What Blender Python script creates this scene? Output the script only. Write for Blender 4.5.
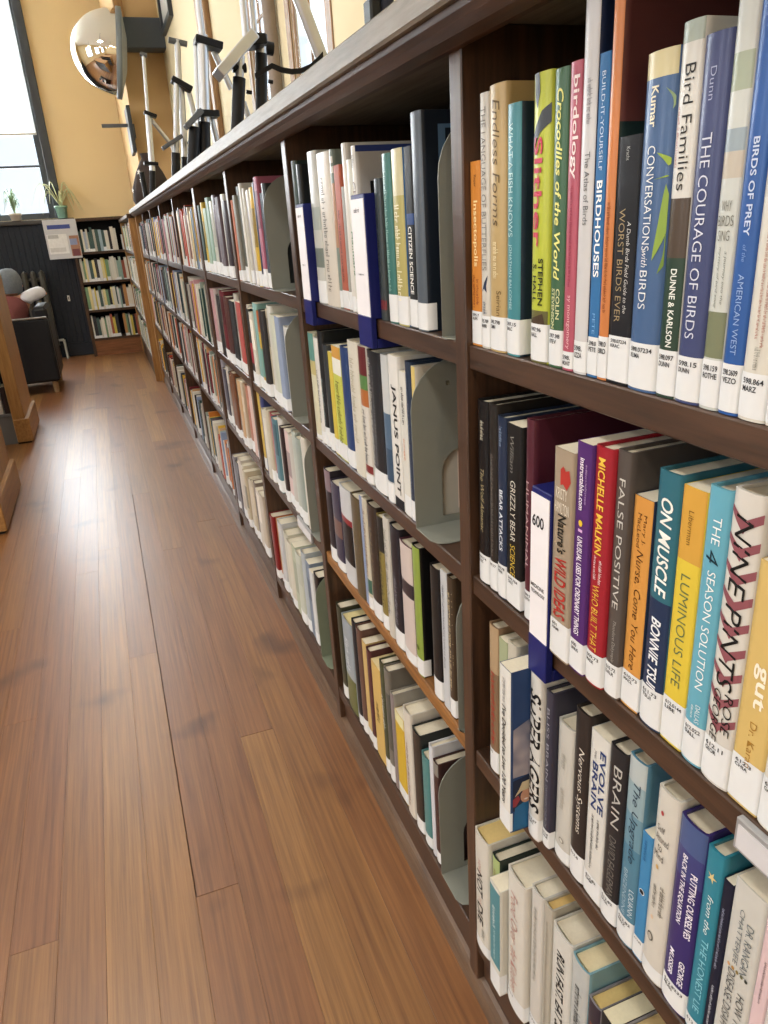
import bpy, math, random
from mathutils import Vector, Matrix
for o in list(bpy.data.objects): bpy.data.objects.remove(o, do_unlink=True)
sc = bpy.context.scene
col = sc.collection
# ---------------------------------------------------------------- camera
CH = 1.2006
def camera():
    yaw, pit, rol = (math.radians(a) for a in (19.16589, 21.66513, -3.692246))
    f = Vector((math.sin(yaw)*math.cos(pit), math.cos(yaw)*math.cos(pit), -math.sin(pit)))
    r = Vector((math.cos(yaw), -math.sin(yaw), 0)); u = r.cross(f)
    c, s = math.cos(rol), math.sin(rol)
    X = c*r + s*u; Y = -s*r + c*u
    cam = bpy.data.cameras.new('camera'); cam.sensor_width = 36; cam.sensor_fit = 'AUTO'
    cam.lens = 732.257/1024*36; cam.clip_start = .01
    o = bpy.data.objects.new('camera', cam); col.objects.link(o)
    M = Matrix((X, Y, -f)).transposed().to_4x4(); M.translation = Vector((-.3658, 0, CH))
    o.matrix_world = M; sc.camera = o
camera()
# ---------------------------------------------------------------- sky, daylight and exposure
sc.view_settings.view_transform = 'Standard'; sc.view_settings.look = 'None'
sc.view_settings.gamma = 1; sc.view_settings.use_curve_mapping = False
sc.view_settings.exposure = -0.62
w = bpy.data.worlds.new('overcast_sky'); sc.world = w; w.use_nodes = True
bg = w.node_tree.nodes['Background']; bg.inputs[0].default_value = (.80, .90, 1, 1); bg.inputs[1].default_value = 1.9
def area(name, loc, rot, sx, sy, e, c=(1, 1, 1)):
    l = bpy.data.lights.new(name, 'AREA'); l.shape = 'RECTANGLE'; l.size = sx; l.size_y = sy; l.energy = e; l.color = c
    o = bpy.data.objects.new(name, l); col.objects.link(o); o.location = loc; o.rotation_euler = rot
    return o
P2 = math.pi/2
area('daylight_back_window', (-2.2, 9.6, 2.7), (-P2, 0, 0), 3.2, 2.3, 760, (.93, .97, 1))
for k, yy in enumerate((-2.2, 1.2, 4.6)):
    area('daylight_side_window', (-6.6, yy, 2.2), (0, -P2, 0), 2.2, 1.8, 170, (.95, .98, 1))
area('daylight_casement', (1.0, 2.84, 2.3), (0, P2, 0), 1.7, .5, 4, (.78, .9, 1))
area('daylight_casement', (1.0, 3.6, 2.3), (0, P2, 0), 1.7, .4, 3.2, (.78, .9, 1))
LAMP_W = 26
random.seed(7)
R = random.random
# ---------------------------------------------------------------- materials
def lin(h):
    h = h.lstrip('#')
    if len(h) == 3: h = ''.join(ch*2 for ch in h)
    v = [int(h[i:i+2], 16)/255 for i in (0, 2, 4)]
    return tuple(x/12.92 if x <= .04045 else ((x+.055)/1.055)**2.4 for x in v)+(1,)
_M = {}
def mat(hx, rough=.5, metal=0, vary=.06, scale=30, emit=0, coat=0, bump=0):
    key = (hx, rough, metal, vary, scale, emit, coat, bump)
    if key in _M: return _M[key]
    m = bpy.data.materials.new('m_'+hx.strip('#')); m.use_nodes = True
    nt = m.node_tree; b = nt.nodes['Principled BSDF']; c = lin(hx)
    tc = nt.nodes.new('ShaderNodeTexCoord'); nz = nt.nodes.new('ShaderNodeTexNoise'); nz.inputs['Scale'].default_value = scale; nz.inputs['Detail'].default_value = 3
    nt.links.new(tc.outputs['Object'], nz.inputs['Vector'])
    mx = nt.nodes.new('ShaderNodeMix'); mx.data_type = 'RGBA'
    mx.inputs[6].default_value = tuple(x*(1-vary) for x in c[:3])+(1,); mx.inputs[7].default_value = tuple(min(1, x*(1+vary)) for x in c[:3])+(1,)
    nt.links.new(nz.outputs['Fac'], mx.inputs[0]); nt.links.new(mx.outputs[2], b.inputs['Base Color'])
    b.inputs['Roughness'].default_value = rough; b.inputs['Metallic'].default_value = metal
    if not metal: b.inputs['Specular IOR Level'].default_value = .22
    if coat: b.inputs['Coat Weight'].default_value = coat; b.inputs['Coat Roughness'].default_value = .12
    if emit: b.inputs['Emission Color'].default_value = c; b.inputs['Emission Strength'].default_value = emit
    if bump:
        bp = nt.nodes.new('ShaderNodeBump'); bp.inputs['Strength'].default_value = bump; bp.inputs['Distance'].default_value = .01
        nt.links.new(nz.outputs['Fac'], bp.inputs['Height']); nt.links.new(bp.outputs[0], b.inputs['Normal'])
    _M[key] = m; return m
def wood(name, dark, light, axis, rough=.34, scale=9, stretch=14, rnd=False, third=None, bump=.15, spec=.5):
    m = bpy.data.materials.new(name); m.use_nodes = True; nt = m.node_tree; N = nt.nodes.new; b = nt.nodes['Principled BSDF']
    tc = N('ShaderNodeTexCoord'); mp = N('ShaderNodeMapping')
    s = [scale*stretch]*3; s[axis] = scale; mp.inputs['Scale'].default_value = s
    src = tc.outputs['Object']
    oi = N('ShaderNodeObjectInfo')
    if rnd:
        ml = N('ShaderNodeMath'); ml.operation = 'MULTIPLY'; ml.inputs[1].default_value = 37.
        nt.links.new(oi.outputs['Random'], ml.inputs[0])
        ad = N('ShaderNodeVectorMath'); ad.operation = 'ADD'; nt.links.new(src, ad.inputs[0]); nt.links.new(ml.outputs[0], ad.inputs[1]); src = ad.outputs[0]
    nt.links.new(src, mp.inputs[0])
    n1 = N('ShaderNodeTexNoise'); n1.inputs['Scale'].default_value = 1; n1.inputs['Detail'].default_value = 5; n1.inputs['Roughness'].default_value = .65
    nt.links.new(mp.outputs[0], n1.inputs['Vector'])
    cr = N('ShaderNodeValToRGB'); cr.color_ramp.elements[0].position = .3; cr.color_ramp.elements[1].position = .72
    cr.color_ramp.elements[0].color = lin(dark); cr.color_ramp.elements[1].color = lin(light)
    nt.links.new(n1.outputs['Fac'], cr.inputs[0]); out = cr.outputs[0]
    if rnd:
        c2 = N('ShaderNodeValToRGB'); e = c2.color_ramp.elements
        for i, (p, hx) in enumerate(third):
            el = e[i] if i < 2 else e.new(p)
            el.position = p; el.color = lin(hx)
        nt.links.new(oi.outputs['Random'], c2.inputs[0])
        mx = N('ShaderNodeMix'); mx.data_type = 'RGBA'; mx.blend_type = 'MULTIPLY'; mx.inputs[0].default_value = 1
        nt.links.new(out, mx.inputs[6]); nt.links.new(c2.outputs[0], mx.inputs[7]); out = mx.outputs[2]
        # soft cloudy wear and dark stains with shapes of their own
        n3 = N('ShaderNodeTexNoise'); n3.inputs['Scale'].default_value = 4.3; n3.inputs['Detail'].default_value = 2
        ge = N('ShaderNodeNewGeometry'); nt.links.new(ge.outputs['Position'], n3.inputs['Vector'])
        c3 = N('ShaderNodeValToRGB'); c3.color_ramp.elements[0].position = .24; c3.color_ramp.elements[0].color = lin('#a89488'); c3.color_ramp.elements[1].position = .38; c3.color_ramp.elements[1].color = (1, 1, 1, 1)
        nt.links.new(n3.outputs['Fac'], c3.inputs[0])
        m3 = N('ShaderNodeMix'); m3.data_type = 'RGBA'; m3.blend_type = 'MULTIPLY'; m3.inputs[0].default_value = 1
        nt.links.new(out, m3.inputs[6]); nt.links.new(c3.outputs[0], m3.inputs[7]); out = m3.outputs[2]
    nt.links.new(out, b.inputs['Base Color'])
    rr = N('ShaderNodeMapRange'); rr.inputs[3].default_value = rough*.85; rr.inputs[4].default_value = rough*1.2
    nt.links.new(n1.outputs['Fac'], rr.inputs[0]); nt.links.new(rr.outputs[0], b.inputs['Roughness'])
    b.inputs['Specular IOR Level'].default_value = spec
    if rnd: b.inputs['Coat Weight'].default_value = .7; b.inputs['Coat Roughness'].default_value = .34
    bp = N('ShaderNodeBump'); bp.inputs['Strength'].default_value = bump; bp.inputs['Distance'].default_value = .002
    nt.links.new(n1.outputs['Fac'], bp.inputs['Height']); nt.links.new(bp.outputs[0], b.inputs['Normal'])
    return m
DW_Y = wood('dark_oak_along', '#2e2018', '#553b2a', 1, .4, 6, 16)
DW_Z = wood('dark_oak_upright', '#2e2018', '#5a3f2d', 2, .4, 6, 16)
DW_TOP = wood('sheen_oak_top', '#5f574d', '#938b7e', 1, .5, 6, 16, spec=.3)  # daylight sheen along the top edge is put into this paler grey
SHELF3 = wood('worn_lit_shelf', '#5e3c1c', '#a8743e', 1, .4, 6, 16)  # worn wood, with the warm light on this shelf mixed into its colour
OAK_Z = wood('light_oak_upright', '#8a6236', '#b98c54', 2, .4, 5, 12)
OAK_Y = wood('light_oak_along', '#8a6236', '#b98c54', 1, .4, 5, 12)
BROWN_Z = wood('brown_trim', '#7a5a3c', '#a98660', 2, .45, 5, 12)
PLANK = wood('fir_plank', '#9c8470', '#e2d2be', 1, .42, 2.6, 46, True, [(0, '#ad8150'), (.22, '#a4744c'), (.45, '#b48a56'), (.62, '#9f704a'), (.85, '#c8a266'), (1, '#ab7c50')], .03)
BLACKBACK = mat('#15171d', .6)
PAGE = mat('#E9E2CE', .75, vary=.08, scale=300)
# ---------------------------------------------------------------- mesh helpers
def link(name, me, parent=None, loc=None):
    o = bpy.data.objects.new(name, me); col.objects.link(o)
    if parent is not None: o.parent = parent
    if loc is not None: o.location = loc
    return o
def mesh(name, vs, fs, mats, mi=None, smooth=None):
    me = bpy.data.meshes.new(name); me.from_pydata(vs, [], fs)
    for m in (mats if isinstance(mats, (list, tuple)) else [mats]): me.materials.append(m)
    if mi: me.polygons.foreach_set('material_index', mi)
    if smooth is True: me.polygons.foreach_set('use_smooth', [True]*len(fs))
    elif smooth: me.polygons.foreach_set('use_smooth', smooth)
    me.update(); return me
def tag(o, label, cat, group=None, kind=None):
    if label: o['label'] = label
    if cat: o['category'] = cat
    if group: o['group'] = group
    if kind: o['kind'] = kind
    return o
def empty(name, loc=(0, 0, 0)):
    o = bpy.data.objects.new(name, None); col.objects.link(o); o.location = loc; o.empty_display_size = .02
    return o
class MB:
    def __init__(s): s.v = []; s.f = []; s.m = []; s.s = []
    def add(s, vs, fs, mi=0, sm=False):
        n = len(s.v); s.v += [tuple(v) for v in vs]
        for f in fs: s.f.append(tuple(i+n for i in f)); s.m.append(mi); s.s.append(sm)
        return s
    def box(s, x0, x1, y0, y1, z0, z1, mi=0, bev=0):
        if x0 > x1: x0, x1 = x1, x0
        if y0 > y1: y0, y1 = y1, y0
        if z0 > z1: z0, z1 = z1, z0
        if bev:
            b = min(bev, (x1-x0)*.45, (y1-y0)*.45, (z1-z0)*.45)
            pts = []; 
            import itertools
            for sx, sy, sz in itertools.product((0, 1), repeat=3):
                X = (x0, x1)[sx]; Y = (y0, y1)[sy]; Z = (z0, z1)[sz]; dx = b*(1-2*sx); dy = b*(1-2*sy); dz = b*(1-2*sz)
                pts += [(X, Y+dy, Z+dz), (X+dx, Y, Z+dz), (X+dx, Y+dy, Z)]
            I = lambda sx, sy, sz, a: (sx*4+sy*2+sz)*3+a
            F = []
            for a in (0, 1, 2):
                for t in (0, 1):
                    q = []
                    for (p, r) in ((0, 0), (0, 1), (1, 1), (1, 0)):
                        c = [0, 0, 0]; c[a] = t; c[(a+1) % 3] = p; c[(a+2) % 3] = r; q.append(I(*c, a))
                    F.append(q if t == 0 else q[::-1])
                    F[-1] = F[-1][::-1] if a in (0, 1, 2) and t == 0 else F[-1][::-1]
            for a in (0, 1, 2):
                bb, cc = (a+1) % 3, (a+2) % 3
                for p in (0, 1):
                    for r in (0, 1):
                        c0 = [0, 0, 0]; c1 = [0, 0, 0]; c0[bb] = c1[bb] = p; c0[cc] = c1[cc] = r; c1[a] = 1
                        F.append([I(*c0, bb), I(*c1, bb), I(*c1, cc), I(*c0, cc)])
            for sx, sy, sz in itertools.product((0, 1), repeat=3): F.append([I(sx, sy, sz, 0), I(sx, sy, sz, 1), I(sx, sy, sz, 2)])
            # orient outward
            ctr = Vector(((x0+x1)/2, (y0+y1)/2, (z0+z1)/2)); G = []
            for f in F:
                P = [Vector(pts[i]) for i in f]; n = (P[1]-P[0]).cross(P[2]-P[0]); c = sum(P, Vector())/len(P)
                G.append(f if n.dot(c-ctr) > 0 else f[::-1])
            return s.add(pts, G, mi)
        v = [(x0, y0, z0), (x1, y0, z0), (x1, y1, z0), (x0, y1, z0), (x0, y0, z1), (x1, y0, z1), (x1, y1, z1), (x0, y1, z1)]
        return s.add(v, [(0, 3, 2, 1), (4, 5, 6, 7), (0, 1, 5, 4), (1, 2, 6, 5), (2, 3, 7, 6), (3, 0, 4, 7)], mi)
    def tube(s, p, q, r, r2=None, n=10, mi=0, caps=True):
        p = Vector(p); q = Vector(q); r2 = r if r2 is None else r2; d = (q-p).normalized()
        a = d.orthogonal().normalized(); b = d.cross(a); vs = []
        for c, rr in ((p, r), (q, r2)):
            for i in range(n): t = 2*math.pi*i/n; vs.append(c+a*(math.cos(t)*rr)+b*(math.sin(t)*rr))
        s.add(vs, [(i, (i+1) % n, n+(i+1) % n, n+i) for i in range(n)], mi, True)
        if caps: s.add(vs, [tuple(range(n))[::-1], tuple(range(n, 2*n))], mi)
        return s
    def path(s, pts, r, n=8, mi=0):
        for i in range(len(pts)-1): s.tube(pts[i], pts[i+1], r if not isinstance(r, list) else r[i], None if not isinstance(r, list) else r[i+1], n, mi)
        return s
    def lathe(s, prof, c=(0, 0, 0), n=20, mi=0):
        vs = []; c = Vector(c)
        for r, z in prof:
            for i in range(n): t = 2*math.pi*i/n; vs.append((c.x+r*math.cos(t), c.y+r*math.sin(t), c.z+z))
        fs = [(k*n+i, k*n+(i+1) % n, (k+1)*n+(i+1) % n, (k+1)*n+i) for k in range(len(prof)-1) for i in range(n)]
        return s.add(vs, fs, mi, True)
    def prism(s, poly, y0, y1, mi=0, sm=False):   # polygon in xz, extruded along y
        n = len(poly); vs = [(x, y0, z) for x, z in poly]+[(x, y1, z) for x, z in poly]
        s.add(vs, [(i, (i+1) % n, n+(i+1) % n, n+i) for i in range(n)], mi, sm)
        s.add(vs, [tuple(range(n))[::-1], tuple(range(n, 2*n))], mi); return s
    def build(s, name, mats, parent=None, loc=None):
        return link(name, mesh(name, s.v, s.f, mats, s.m, s.s), parent, loc)
def boxo(name, a, m, parent=None, bev=0): return MB().box(*a, bev=bev).build(name, m, parent)
def struct(o): o['kind'] = 'structure'; return o
def curve_mesh(loops, depth=0, bevel=0):
    cu = bpy.data.curves.new('outline', 'CURVE'); cu.dimensions = '2D'; cu.fill_mode = 'BOTH'; cu.extrude = depth/2; cu.bevel_depth = bevel
    for L in loops:
        sp = cu.splines.new('POLY'); sp.points.add(len(L)-1); sp.use_cyclic_u = True
        for p, (x, y) in zip(sp.points, L): p.co = (x, y, 0, 1)
    o = bpy.data.objects.new('outline', cu); me = bpy.data.meshes.new_from_object(o)
    bpy.data.objects.remove(o); bpy.data.curves.remove(cu); return me
_T = {}
def text_geo(s, style=''):
    key = (s, style)
    if key in _T: return _T[key]
    cu = bpy.data.curves.new('lettering', 'FONT'); cu.body = s; cu.resolution_u = 3
    if 'i' in style: cu.shear = .22
    cu.offset = .016 if 'b' in style else -.007
    o = bpy.data.objects.new('lettering', cu); me = bpy.data.meshes.new_from_object(o)
    vs = [(v.co.x, v.co.y) for v in me.vertices]; fs = [tuple(p.vertices) for p in me.polygons]
    bpy.data.objects.remove(o); bpy.data.curves.remove(cu); bpy.data.meshes.remove(me)
    if not vs: vs = [(0, 0), (1, 0), (1, 1)]; fs = [(0, 1, 2)]
    x0 = min(v[0] for v in vs); x1 = max(v[0] for v in vs); y0 = min(v[1] for v in vs); y1 = max(v[1] for v in vs)
    if x1-x0 < 1e-6: x1 = x0+1
    if y1-y0 < 1e-6: y1 = y0+1
    _T[key] = ([((x-x0)/(x1-x0), (y-y0)/(y1-y0)) for x, y in vs], fs); return _T[key]
def scrib_geo(rnd, aspect):
    vs = []; fs = []; x = 0; H = 1.
    while x < aspect:
        for _ in range(rnd.randint(2, 8)):
            wd = rnd.uniform(.35, .6); hh = rnd.choice((.62, .62, 1.))
            def q(a, b, c, d): n = len(vs); vs.extend([(a, c), (b, c), (b, d), (a, d)]); fs.append((n, n+1, n+2, n+3))
            q(x, x+.16, 0, hh)
            if rnd.random() < .6: q(x+wd-.14, x+wd, 0, .62)
            if rnd.random() < .7: q(x, x+wd, .48, .62)
            if rnd.random() < .3: q(x, x+wd, 0, .13)
            x += wd+.16
            if x > aspect: break
        x += .4
    X = max(v[0] for v in vs); return [(a/X, b) for a, b in vs], fs
# ---------------------------------------------------------------- the room
WALL = mat('#EBD6AA', .8, vary=.03, scale=2); CREAM = mat('#E6DAB8', .8, vary=.03, scale=2); CEIL = mat('#EDE6D6', .9)
def wall(name, axis, c0, c1, u0, u1, z1, holes, m):
    b = MB()
    def put(a, bb, z0, zz):
        if bb-a < 1e-4 or zz-z0 < 1e-4: return
        if axis == 'y': b.box(a, bb, c0, c1, z0, zz)
        else: b.box(c0, c1, a, bb, z0, zz)
    cur = u0
    for (a, e, z0, zz) in sorted(holes):
        put(cur, a, 0, z1); put(a, e, 0, z0); put(a, e, zz, z1); cur = e
    put(cur, u1, 0, z1)
    return struct(b.build(name, m))
ZC = 3.9
BW = (-3.7, -.68, 1.43, 3.8)
wall('wall_back', 'y', 9.05, 9.3, -6.2, 1.2, ZC, [BW], WALL)
RW = [(2.62, 3.06, 1.3, 3.1), (3.4, 3.8, 1.3, 3.1)]
wall('wall_right', 'x', .46, .485, -4.2, 9.05, ZC, RW, CREAM)
LW = [(y-1.0, y+1.0, 1.0, 3.3) for y in (-2.2, 1.2, 4.6)]
wall('wall_left', 'x', -6.2, -5.95, -4.2, 9.05, ZC, LW, WALL)
wall('wall_front', 'y', -4.2, -4.0, -6.2, .7, ZC, [], WALL)
struct(boxo('ceiling', (-6.2, 1.2, -4.2, 9.3, ZC, ZC+.1), CEIL))
struct(boxo('wall_pier', (.125, .5, 7.15, 9.05, 0, ZC), [mat('#CFAE80', .8, vary=.03, scale=2)]))
trim = struct(boxo('trim_1', (.13, .2, 7.13, 7.149, 2.62, ZC), OAK_Z))
# floor
fl = struct(MB().box(-6.2, .5, -4.2, 9.3, -.06, -.012).build('floor', wood('floor_base', '#3a2416', '#6a4226', 1, .4, 2, 20)))
PW = .0835
def plank(x0, x1, y0, y1, dz):
    o = MB().box(-(x1-x0)/2, (x1-x0)/2, -(y1-y0)/2, (y1-y0)/2, -.012, 0, bev=.0004).build('plank', PLANK, fl, ((x0+x1)/2, (y0+y1)/2, dz))
rp = random.Random(11)
for k in range(-17, 8):
    xa = -.66+PW*k; xb = xa+PW
    if xb > .03: xb = .03
    ga = .0001
    joints = {3: [1.135], 4: [.35, 2.9], 5: [1.58], 2: [.2, 2.1]}.get(k, [rp.uniform(-.5, 1.9)])
    ys = [-1.2]+[j for j in joints if j > -1.1]
    while ys[-1] < 8.9: ys.append(ys[-1]+rp.uniform(1.3, 3.2))
    ys[-1] = 9.05
    if len(ys) > 2 and ys[-1]-ys[-2] < .3: ys.pop(-2)
    for a, b_ in zip(ys, ys[1:]): plank(xa+(.002 if k == 3 and abs(a-1.135) < .01 else ga), xb-.0001, a+.0003, b_-.0003, -rp.uniform(0, .0003))
struct(MB().box(-6.2, -2.08, -4.2, 9.3, -.012, -.001).build('floor_beyond', PLANK))
struct(MB().box(-2.08, .5, -4.2, -1.2, -.012, -.001).build('floor_behind', PLANK))
# back window: frame, muntins, roller shade, panes
GLASS = bpy.data.materials.new('window_glass'); GLASS.use_nodes = True
nt = GLASS.node_tree; nt.nodes.remove(nt.nodes['Principled BSDF'])
t_ = nt.nodes.new('ShaderNodeBsdfTransparent'); g_ = nt.nodes.new('ShaderNodeBsdfGlossy'); g_.inputs['Roughness'].default_value = .02; mx_ = nt.nodes.new('ShaderNodeMixShader'); mx_.inputs[0].default_value = .06
nt.links.new(t_.outputs[0], mx_.inputs[1]); nt.links.new(g_.outputs[0], mx_.inputs[2]); nt.links.new(mx_.outputs[0], nt.nodes['Material Output'].inputs[0])
SHADE = bpy.data.materials.new('roller_cloth'); SHADE.use_nodes = True
nt = SHADE.node_tree; nt.nodes.remove(nt.nodes['Principled BSDF'])
a_ = nt.nodes.new('ShaderNodeBsdfDiffuse'); a_.inputs[0].default_value = (.9, .9, .88, 1); c_ = nt.nodes.new('ShaderNodeBsdfTranslucent'); c_.inputs[0].default_value = (.92, .95, .96, 1); mx_ = nt.nodes.new('ShaderNodeMixShader'); mx_.inputs[0].default_value = .82
nt.links.new(a_.outputs[0], mx_.inputs[1]); nt.links.new(c_.outputs[0], mx_.inputs[2]); nt.links.new(mx_.outputs[0], nt.nodes['Material Output'].inputs[0])
DARKFRAME = mat('#4a5058', .5)
def window(name, axis, c, u0, u1, z0, z1, nu, nz, fr, fw=.06, mw=.02, fd=.05, md=.02):
    win = struct(empty(name))
    def bar(nm, a, b, za, zb, m, d=.03):
        B = MB()
        if axis == 'y': B.box(a, b, c-d, c+d, za, zb, bev=.004)
        else: B.box(c-d, c+d, a, b, za, zb, bev=.004)
        B.build(nm, m, win)
    bar('frame', u0, u0+fw, z0, z1, fr, fd); bar('frame', u1-fw, u1, z0, z1, fr, fd); bar('frame', u0+fw, u1-fw, z0, z0+fw, fr, fd); bar('frame', u0+fw, u1-fw, z1-fw, z1, fr, fd)
    us = [u0+fw+(u1-u0-2*fw)*i/nu for i in range(nu+1)]; zs = [z0+fw+(z1-z0-2*fw)*i/nz for i in range(nz+1)]
    for u in us[1:-1]: bar('muntin', u-mw/2, u+mw/2, z0+fw, z1-fw, fr, md)
    for z in zs[1:-1]: bar('muntin', u0+fw, u1-fw, z-mw/2, z+mw/2, fr, md)
    for i in range(nu):
        for j in range(nz): bar('pane', us[i]+mw/2, us[i+1]-mw/2, zs[j]+mw/2, zs[j+1]-mw/2, GLASS, .002)
    return win
wb = window('window_1', 'y', 9.14, BW[0], BW[1], BW[2], BW[3], 6, 5, DARKFRAME, .06, .022)
MB().box(BW[0]+.02, BW[1]-.02, 9.065, 9.068, 2.24, BW[3]).build('roller_shade', SHADE, wb)
MB().tube((BW[0]+.02, 9.066, 2.235), (BW[1]-.02, 9.066, 2.235), .012).build('shade_bar', mat('#d8d8d2', .5), wb)
boxo('casing', (BW[1]-.001, BW[1]+.085, 9.0, 9.05, 1.43, 3.85), DARKFRAME, wb, .006)
for i, (a, b_, z0, z1) in enumerate(RW):
    wr = window('window_%d' % (i+2), 'x', .468, a, b_, z0, z1, 2, 5, BROWN_Z, .03, .016, .006, .005)
    boxo('casing', (.454, .4599, a-.06, a, 1.25, 3.2), BROWN_Z, wr, .006); boxo('casing', (.454, .4599, b_, b_+.06, 1.25, 3.2), BROWN_Z, wr, .006)
for i, (a, b_, z0, z1) in enumerate(LW): window('window_%d' % (i+4), 'x', -6.08, a, b_, z0, z1, 3, 4, DARKFRAME, .06, .03)
struct(MB().tube((.43, 3.26, 1.402), (.43, 3.26, ZC), .026, n=14).build('trim_2', mat('#8d8074', .4, vary=.15)))
for j, (yy, m) in enumerate(((4.78, BROWN_Z), (4.98, BROWN_Z))): struct(boxo('trim_%d' % (3+j), (.425, .459, yy-.05, yy+.04, 1.25, ZC), m, None, .006))
# wainscot, sill, radiator pipe wall
BEAD = mat('#2b3038', .45, vary=.12)
b = MB(); x = -6.2
while x < -.56:
    b.box(x+.004, x+.052, 8.985, 9.05, .14, 1.38, bev=.004); x += .056
b.box(-6.2, -.56, 8.99, 9.05, 0, 1.38); b.box(-6.2, -.56, 8.975, 9.05, 0, .14, bev=.006)
o = struct(b.build('wall_wainscot', BEAD)); 
struct(boxo('trim_5', (-6.2, -.5, 8.93, 9.06, 1.38, 1.425), mat('#4c4a48', .4), None, .008))
# ---------------------------------------------------------------- the long bookcase
Z = {1: 1.067, 2: .782, 3: .511, 4: .145}
UP = [(-.03, 0), (.741, .768), (1.48, 1.51), (2.176, 2.206), (2.884, 2.932), (3.677, 3.707), (4.42, 4.45), (5.16, 5.19), (5.9, 5.93)]
BAY = [(0, .741), (.768, 1.48), (1.51, 2.176), (2.206, 2.884), (2.932, 3.677), (3.707, 4.42), (4.45, 5.16), (5.19, 5.9), (5.93, 6.66)]
Y0, Y1 = -.76, 6.71
case = tag(empty('bookcase', (0, 0, 0)), 'long dark oak bookcase of low bays lining the aisle', 'bookcase')
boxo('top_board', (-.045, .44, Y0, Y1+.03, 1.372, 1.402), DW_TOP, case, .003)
b = MB(); b.prism([(.0, 1.350), (-.008, 1.350), (-.022, 1.354), (-.030, 1.360), (-.034, 1.366), (-.036, 1.372), (.0, 1.372)][::-1], Y0, Y1, 0)
b.build('cornice_moulding', DW_Y, case)
for a, e in [(-.76, -.73)]+UP: boxo('upright', (0, .262, a, e, .05, 1.372), DW_Z, case, .0015)
bays = [(-.73, -.03)]+BAY
for a, e in bays:
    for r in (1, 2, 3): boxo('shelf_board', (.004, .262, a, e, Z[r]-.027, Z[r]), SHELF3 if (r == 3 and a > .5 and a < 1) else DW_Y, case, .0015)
    boxo('shelf_board', (.002, .262, a, e, Z[4]-.03, Z[4]), DW_Y, case, .0015)
boxo('back_panel', (.262, .272, Y0, Y1, .05, 1.372), BLACKBACK, case)
boxo('plinth', (.012, .262, Y0, Y1, 0, Z[4]-.03), DW_Y, case)
MB().prism([(.012, 0), (.012, .052), (.006, .047), (.0015, .036), (0, .022), (0, 0)][::-1], Y0, Y1).build('shoe_moulding', wood('shoe', '#4a382c', '#77604c', 1, .4, 6, 16), case)
boxo('end_panel', (-.008, .29, 6.66, Y1, 0, 1.372), OAK_Z, case, .002)
def holder(y0, y1, r):
    h = MB().box(-.002, .004, y0, y1, Z[r]-.029, Z[r]-.0005, bev=.0008).build('label_holder', mat('#a4a5a8', .35, metal=.3), case)
    MB().box(-.0026, -.0019, y0+.003, y1-.003, Z[r]-.026, Z[r]-.005).build('card', mat('#cfced2', .6), h)
holder(.21, .307, 2); holder(1.595, 1.73, 3)
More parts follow.
